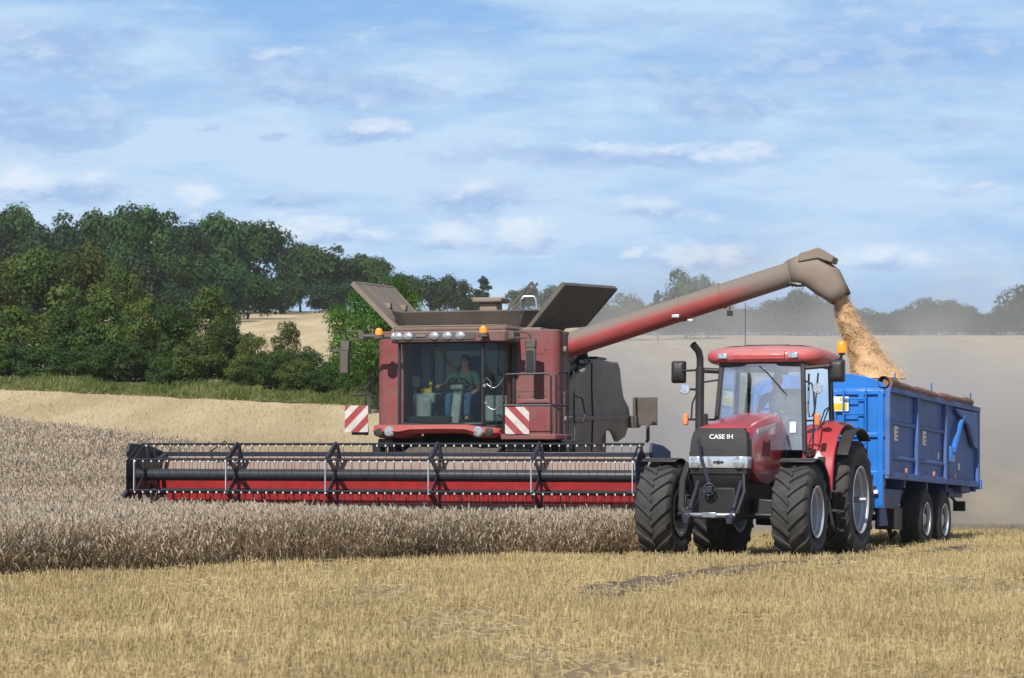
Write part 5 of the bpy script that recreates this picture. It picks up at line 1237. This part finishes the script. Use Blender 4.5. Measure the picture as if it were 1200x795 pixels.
for px, top, w in [(575, 372, 50), (620, 362, 60), (665, 360, 60), (715, 362, 60), (760, 352, 60), (800, 352, 60), (845, 352, 60), (885, 356, 60), (915, 346, 60), (975, 350, 60), (1005, 360, 50), (1035, 364, 56), (1065, 358, 50), (1090, 347, 50), (1118, 348, 50), (1148, 362, 56), (1178, 352, 50), (1210, 330, 70), (1245, 335, 60), (1285, 345, 70), (1330, 350, 70)]:
    plant(('farA', 'farB', 'farC', 'farA')[i_ % 4] if px < 1190 else 'farB', px, top, w * 1.15, 622 + (i_ % 3) * 6, 'distant_tree', 'hazy grey-green tree in the unbroken row along the far edge of the upper field', 'tree', 'far hedgerow trees', sink=1); i_ += 1
for px in range(560, 1400, 34):
    plant(('farB', 'farA')[i_ % 2], px, 364, 60, 612, 'hedgerow_bush', 'low hazy bush under the far row of trees along the upper field', 'bush', 'far hedgerow bushes', sink=1.2); i_ += 1
for k, (root, H, Wd, cnt) in PROTO.items():
    if cnt[0] == 0:
        for ch in list(root.children): bpy.data.objects.remove(ch)
        bpy.data.objects.remove(root)

# ------------------------------------------------------------------ strips of straw, wheat, grass
def strips(base, tip, mid, w0, w1, face):
    """bent ribbons of two quads from base via mid to tip; face = unit side vectors"""
    a0, a1 = base - face * w0[:, None] / 2, base + face * w0[:, None] / 2
    m0, m1 = mid - face * w0[:, None] / 2, mid + face * w0[:, None] / 2
    t0, t1 = tip - face * w1[:, None] / 2, tip + face * w1[:, None] / 2
    return np.concatenate([np.stack([a0, a1, m1, m0], 1), np.stack([m0, m1, t1, t0], 1)])
def side(n, bias=True):
    a = NR.uniform(0, np.pi, n)
    return np.stack([np.cos(a), np.sin(a), np.zeros(n)], 1)
def in_poly(x, y, poly):
    r_ = np.zeros(len(x), bool); j = len(poly) - 1
    for i in range(len(poly)):
        xi, yi = poly[i]; xj, yj = poly[j]
        r_ ^= ((yi > y) != (yj > y)) & (x < (xj - xi) * (y - yi) / (yj - yi + 1e-12) + xi); j = i
    return r_
CROP = [(2.05, 38.4), (2.15, 39.6), (-6.75, 42.1), (-4.5, 50), (-5.9, 54.5), (-13.3, 63), (-19, 70), (-30, 62), (-26, 20), (-14, 19.5), (-9.5, 25), (-6.4, 28.4), (-3.6, 31.8), (-1.3, 34.6)]
EDGE = [(2.05, 38.4), (-1.3, 34.6), (-3.6, 31.8), (-6.4, 28.4), (-9.5, 25), (-14, 19.5)]
def edge_dist(x, y):
    d = np.full(len(x), 1e9)
    for (x0, y0), (x1, y1) in zip(EDGE, EDGE[1:]):
        dx, dy = x1 - x0, y1 - y0; t = np.clip(((x - x0) * dx + (y - y0) * dy) / (dx * dx + dy * dy), 0, 1)
        d = np.minimum(d, np.hypot(x - x0 - t * dx, y - y0 - t * dy))
    return d
def wob(x, y): return .5 * np.sin(x * 1.7 + y * .6) + .3 * np.sin(x * 4.1 - y * 2.3) + .2 * np.sin(y * 5.3 + x)
def make_wheat():
    pts = []
    for n, cond in ((42000, 'near'), (62000, 'mid'), (85000, 'far')):
        if cond == 'near':
            k = NR.integers(0, len(EDGE) - 1, n * 2); E = np.array(EDGE); ln = np.hypot(*(E[1:] - E[:-1]).T); k = NR.choice(len(ln), n, p=ln / ln.sum())
            t = NR.uniform(0, 1, n); off = np.abs(NR.normal(0, 1, n)) * .0 + NR.uniform(0, 1.9, n) ** 1.25
            p = E[k] * (1 - t)[:, None] + E[k + 1] * t[:, None]; dd = E[k + 1] - E[k]; nn = np.stack([dd[:, 1], -dd[:, 0]], 1); nn /= np.linalg.norm(nn, axis=1, keepdims=True)
            p = p + nn * (off + .12 * wob(p[:, 0], p[:, 1]))[:, None]
            m = NR.random(n) < np.where(p[:, 0] < -8.5, .35, 1)
            x, y = p[m, 0], p[m, 1]
        elif cond == 'mid':
            x, y = NR.uniform(-15, 2.2, n * 2), NR.uniform(22, 44, n * 2)
            m = in_poly(x, y, CROP) & (np.abs(x) < y * .27 + 1.5)
            x, y = x[m][:n], y[m][:n]
        else:
            x, y = NR.uniform(-24, -3, n * 2), NR.uniform(42, 74, n * 2); m = in_poly(x, y, CROP) & (np.abs(x) < y * .27 + 2); x, y = x[m][:n], y[m][:n]
        pts.append(np.stack([x, y], 1))
    P = np.concatenate(pts); x, y = P[:, 0], P[:, 1]; n = len(x)
    z = ground(x, y); ed = edge_dist(x, y)
    ex0 = np.exp(-ed / .6); h = .66 + .05 * wob(x * .5, y * .5) + NR.normal(0, .04, n) - ex0 * NR.uniform(-.05, .38, n)
    ex = np.exp(-ed / .35)
    lean = np.stack([NR.normal(.02, .07, n) + .1 * wob(x * .8 + 9, y * .7), NR.normal(-.02, .07, n) - .12 * ex * NR.uniform(-1, 2.2, n)], 1) * (1 + ex[:, None] * .9)
    base = np.stack([x, y, z - .02], 1)
    top = np.stack([x + lean[:, 0], y + lean[:, 1], z + h - .04 * np.abs(lean).sum(1)], 1)
    mid = base * .5 + top * .5 - np.stack([lean[:, 0] * .18, lean[:, 1] * .18, np.zeros(n)], 1)
    fs = side(n); far = np.clip((y - 36) / 20, 0, 1)
    w = (.0055 + .005 * far) * NR.uniform(.8, 1.7, n)
    S = strips(base, top, mid, w, w * .8, fs)
    # ears: nodding, with a waist of awn-like width
    nd = NR.uniform(0, 2 * np.pi, n); el = .085 + .02 * NR.random(n); dn = np.stack([np.cos(nd), np.sin(nd)], 1) * (el * NR.uniform(.2, .75, n))[:, None]
    etip = np.stack([top[:, 0] + dn[:, 0], top[:, 1] + dn[:, 1], top[:, 2] + el * NR.uniform(.2, .95, n)], 1)
    emid = top * .5 + etip * .5 + np.array([0, 0, .014])
    ew = .015 + .01 * far
    E1 = strips(top, etip, emid, ew, ew * .45, fs)
    f2 = np.stack([-fs[:, 1], fs[:, 0], fs[:, 2]], 1)
    E2 = strips(top, etip, emid, ew, ew * .45, f2)
    # dry leaves hanging from the stems
    m = NR.random(n) < .8; k = m.sum(); b2 = base[m] * .45 + top[m] * .55; a = NR.uniform(0, 6.28, k); L = NR.uniform(.1, .22, k)
    t2 = b2 + np.stack([np.cos(a) * L * .7, np.sin(a) * L * .7, -L * NR.uniform(-.2, .8, k)], 1); m2 = b2 * .5 + t2 * .5 + np.array([0, 0, .04])
    LV = strips(b2, t2, m2, np.full(k, .012), np.full(k, .004), side(k))
    Q = np.concatenate([S, LV, E1, E2]); idx = np.concatenate([np.zeros(len(S) + len(LV)), np.ones(len(E1) + len(E2))])
    o = quads_obj('standing_wheat', Q, ['stem', 'ear'], idx); tag(o, 'uncut ripe grey-gold wheat standing before and beside the combine header', 'wheat', kind='stuff')
make_wheat()
RUTS = [((4.9, 33.6), (-2.0, 22.2)), ((11.6, 40.), (4.2, 31.8))]
def rut_d(x, y):
    d = np.full(len(x), 1e9)
    a, b = np.array((7.2, 40.5)), np.array((.9, 26.))
    t = np.clip(((x - a[0]) * (b - a)[0] + (y - a[1]) * (b - a)[1]) / ((b - a) ** 2).sum(), -.2, 1)
    q = a + (b - a) * t[:, None]; q[:, 0] += .18 * np.sin(t * 7)
    return np.hypot(x - q[:, 0], y - q[:, 1])
def make_rut():
    a, b = np.array((7.6, 41.4)), np.array((.5, 25.)); n = MB(); rows = []
    for i in range(120):
        t = -.15 + 1.2 * i / 119; q = a + (b - a) * t; q0 = q[0] + .18 * math.sin(t * 7); w_ = .38 + .22 * math.sin(i * .8) * math.sin(i * .31) + U(-.1, .1)
        rows.append([(q0 + k * w_, q[1], gz(q0 + k * w_, q[1]) + .008 + (.05 if abs(k) > .4 and abs(k) < .9 else 0) * U(.3, 1)) for k in (-1, -.75, -.4, 0, .4, .75, 1)])
    n.sheet(rows); o = n.build('wheel_rut', mat('rut_soil_shade', (.13, .098, .065), .95, var=.4, scale=3, bump=.8), smooth=40); tag(o, kind='structure')  # dark brown soil also carries the shading of clod and stubble ridges
make_rut()
def make_stubble():
    tot = []
    for n, y0, y1 in ((100000, 14, 24), (100000, 22, 36), (88000, 34, 56), (22000, 54, 75)):
        y = NR.uniform(y0, y1, n * 2); x = NR.uniform(-1, 1, n * 2) * (y * .235 + 3.2) + 1.8
        # drill rows across the direction of work
        c, s = math.cos(R(-22)), math.sin(R(-22)); rx = x * c + y * s; ry = -x * s + y * c
        rx2 = np.round(rx / .13) * .13 + NR.normal(0, .018, len(x)); x, y = rx2 * c - ry * s, rx2 * s + ry * c
        m = ~in_poly(x, y, CROP) & (NR.random(len(x)) < .62 + .42 * wob(x * .5, y * .4) + .5 * wob(x * 1.6 + 4, y * .9)) & ~((y > 42) & (x < -3))
        m &= ~((rut_d(x, y) < .42 + .2 * wob(x * 3, y * 3)) & (NR.random(len(x)) < .93))
        x, y = x[m][:n], y[m][:n]; tot.append(np.stack([x, y], 1))
    n = 26000; y = NR.uniform(58, 100, n); x = NR.uniform(-28, -3, n); m = ~in_poly(x, y, CROP) & (y < 92 + (x + 6) * -.5 - 6); tot.append(np.stack([x[m], y[m]], 1))
    P = np.concatenate(tot); x, y = P[:, 0], P[:, 1]; n = len(x); z = ground(x, y)
    h = np.clip(NR.normal(.088, .03, n) + .02 * wob(x, y), .02, .17); h = np.where((x < -4) & (y > 56), h * .75, h)
    base = np.stack([x, y, z - .01], 1); top = base + np.stack([NR.normal(0, .028, n), NR.normal(0, .028, n), h], 1)
    far = np.clip((y - 24) / 30, 0, 2); w = .006 + .006 * far
    S = strips(base, top, base * .5 + top * .5, w, w, side(n))
    k = 34000; y = 14 + 42 * NR.random(k) ** 1.3; x = NR.uniform(-1, 1, k) * (y * .235 + 1.5); m = ~in_poly(x, y, CROP) & (rut_d(x, y) > .16)
    x, y = x[m], y[m]; k = len(x); z = ground(x, y) + NR.uniform(.01, .075, k); a = NR.uniform(0, 6.28, k); L = NR.uniform(.04, .15, k)
    b = np.stack([x, y, z], 1); d = np.stack([np.cos(a) * L, np.sin(a) * L, NR.normal(0, .02, k)], 1)
    up = np.tile(np.array([[0., 0, 1]]), (k, 1)); wl = .006 + .004 * np.clip((y - 24) / 20, 0, 1)
    LT = strips(b, b + d, b + d * .5 + np.array([0, 0, .01]), wl, wl * .7, up * .8 + side(k) * .6)
    o = quads_obj('stubble', np.concatenate([S, LT]), 'stub'); tag(o, 'short golden cut stubble and loose straw covering the harvested ground', 'stubble', kind='stuff')
make_stubble()
def make_verge():
    L0, L1 = np.array([-32., 99.5]), np.array([-2., 79.])
    n = MB(); rows = []
    for i in range(60):
        t = i / 59; c = L0 + (L1 - L0) * t; row = []
        for k in range(8):
            yy = c[1] - 1.2 + k * 1.1 + (.5 * math.sin(i * .9) + .3 * math.sin(i * 2.3) if k == 0 else 0); row.append((c[0], yy, gz(c[0], yy) + .03))
        rows.append(row)
    n.sheet(rows); o = n.build('verge', mat('verge_soil', (.075, .085, .025), .95, var=.4, scale=1.5), smooth=180); tag(o, kind='structure')
    k = 42000; t = NR.random(k); c = L0[None] + (L1 - L0)[None] * t[:, None]; q = NR.uniform(-1.5, 3.0, k)
    x = c[:, 0]; y = c[:, 1] + q; m = NR.random(k) < .5 + .5 * wob(x * .9, y * .7) + .3; x, y, q = x[m], y[m], q[m]; k = len(x); z = ground(x, y)
    h = NR.uniform(.1, .34, k) * (1 + .7 * np.clip(wob(x * .7, y * .4), -.6, 1)) * np.clip((q + 2.) / 2., .3, 1.0)
    b = np.stack([x, y, z], 1); l = NR.normal(0, .1, (k, 2)); tp = b + np.stack([l[:, 0], l[:, 1], h], 1)
    w = np.full(k, .03); o = quads_obj('verge_grass', strips(b, tp, b * .5 + tp * .5 - np.stack([l[:, 0] * .2, l[:, 1] * .2, np.zeros(k)], 1), w, w * .25, side(k)), 'grassb')
    tag(o, 'strip of rough green grass along the foot of the hedge', 'grass', kind='stuff')
make_verge()

# ------------------------------------------------------------------ dust behind the combine, and the air
def make_dust():
    n = MB(); n.ball((0, 0, 0), (1, 1, 1), 40, 20)
    C0, RX = Vector((9.5, 61, 1.4)), Vector((14, 12.5, 6.4))
    m, nt, out = new_mat('dust')
    P = nt.n('ShaderNodeTexCoord').outputs['Object']
    ln = nt.n('ShaderNodeVectorMath', {0: P}, operation='LENGTH').outputs['Value']
    fall = nt.ramp(ln, 1.0, .35)
    wp = nt.n('ShaderNodeMapping', {'Vector': P, 'Scale': (3.6, 2.8, 1.9)}).outputs[0]
    nz = nt.n('ShaderNodeTexNoise', {'Vector': wp, 'Scale': .9, 'Detail': 5, 'Roughness': .6}).outputs[0]
    xs = nt.n('ShaderNodeSeparateXYZ', {0: P})
    near = nt.math('SUBTRACT', 1.0, nt.math('MULTIPLY', nt.ramp(xs.outputs[0], -.6, .3), .66))
    vert = nt.math('ADD', .35, nt.math('MULTIPLY', nt.ramp(xs.outputs[2], .55, -.1), .75))
    d = nt.math('MULTIPLY', nt.math('MULTIPLY', fall, nt.ramp(nz, .4, .62)), nt.math('MULTIPLY', near, vert))
    d = nt.math('MULTIPLY', d, DUSTD)
    v_ = nt.n('ShaderNodeVolumePrincipled', {'Color': (.86, .83, .8, 1), 'Density': d, 'Anisotropy': .15})
    nt.t.links.new(v_.outputs[0], out.inputs['Volume'])
    o = n.build('dust_cloud', m, loc=C0, smooth=180); o.scale = RX
    tag(o, 'cloud of pale grey harvest dust hanging behind the combine and the trailer', 'dust', kind='stuff')
DUSTD = .95
make_dust()
def make_haze():
    n = MB(); n.box(-660, 660, -85, 990, -7, 75)
    m, nt, out = new_mat('haze_air')
    v_ = nt.n('ShaderNodeVolumePrincipled', {'Color': (.86, .92, 1.0, 1), 'Density': HAZED, 'Anisotropy': .2})
    nt.t.links.new(v_.outputs[0], out.inputs['Volume'])
    o = n.build('haze', m, smooth=0); tag(o, 'thin summer haze over the fields', 'haze', kind='stuff')
HAZED = .00017
make_haze()
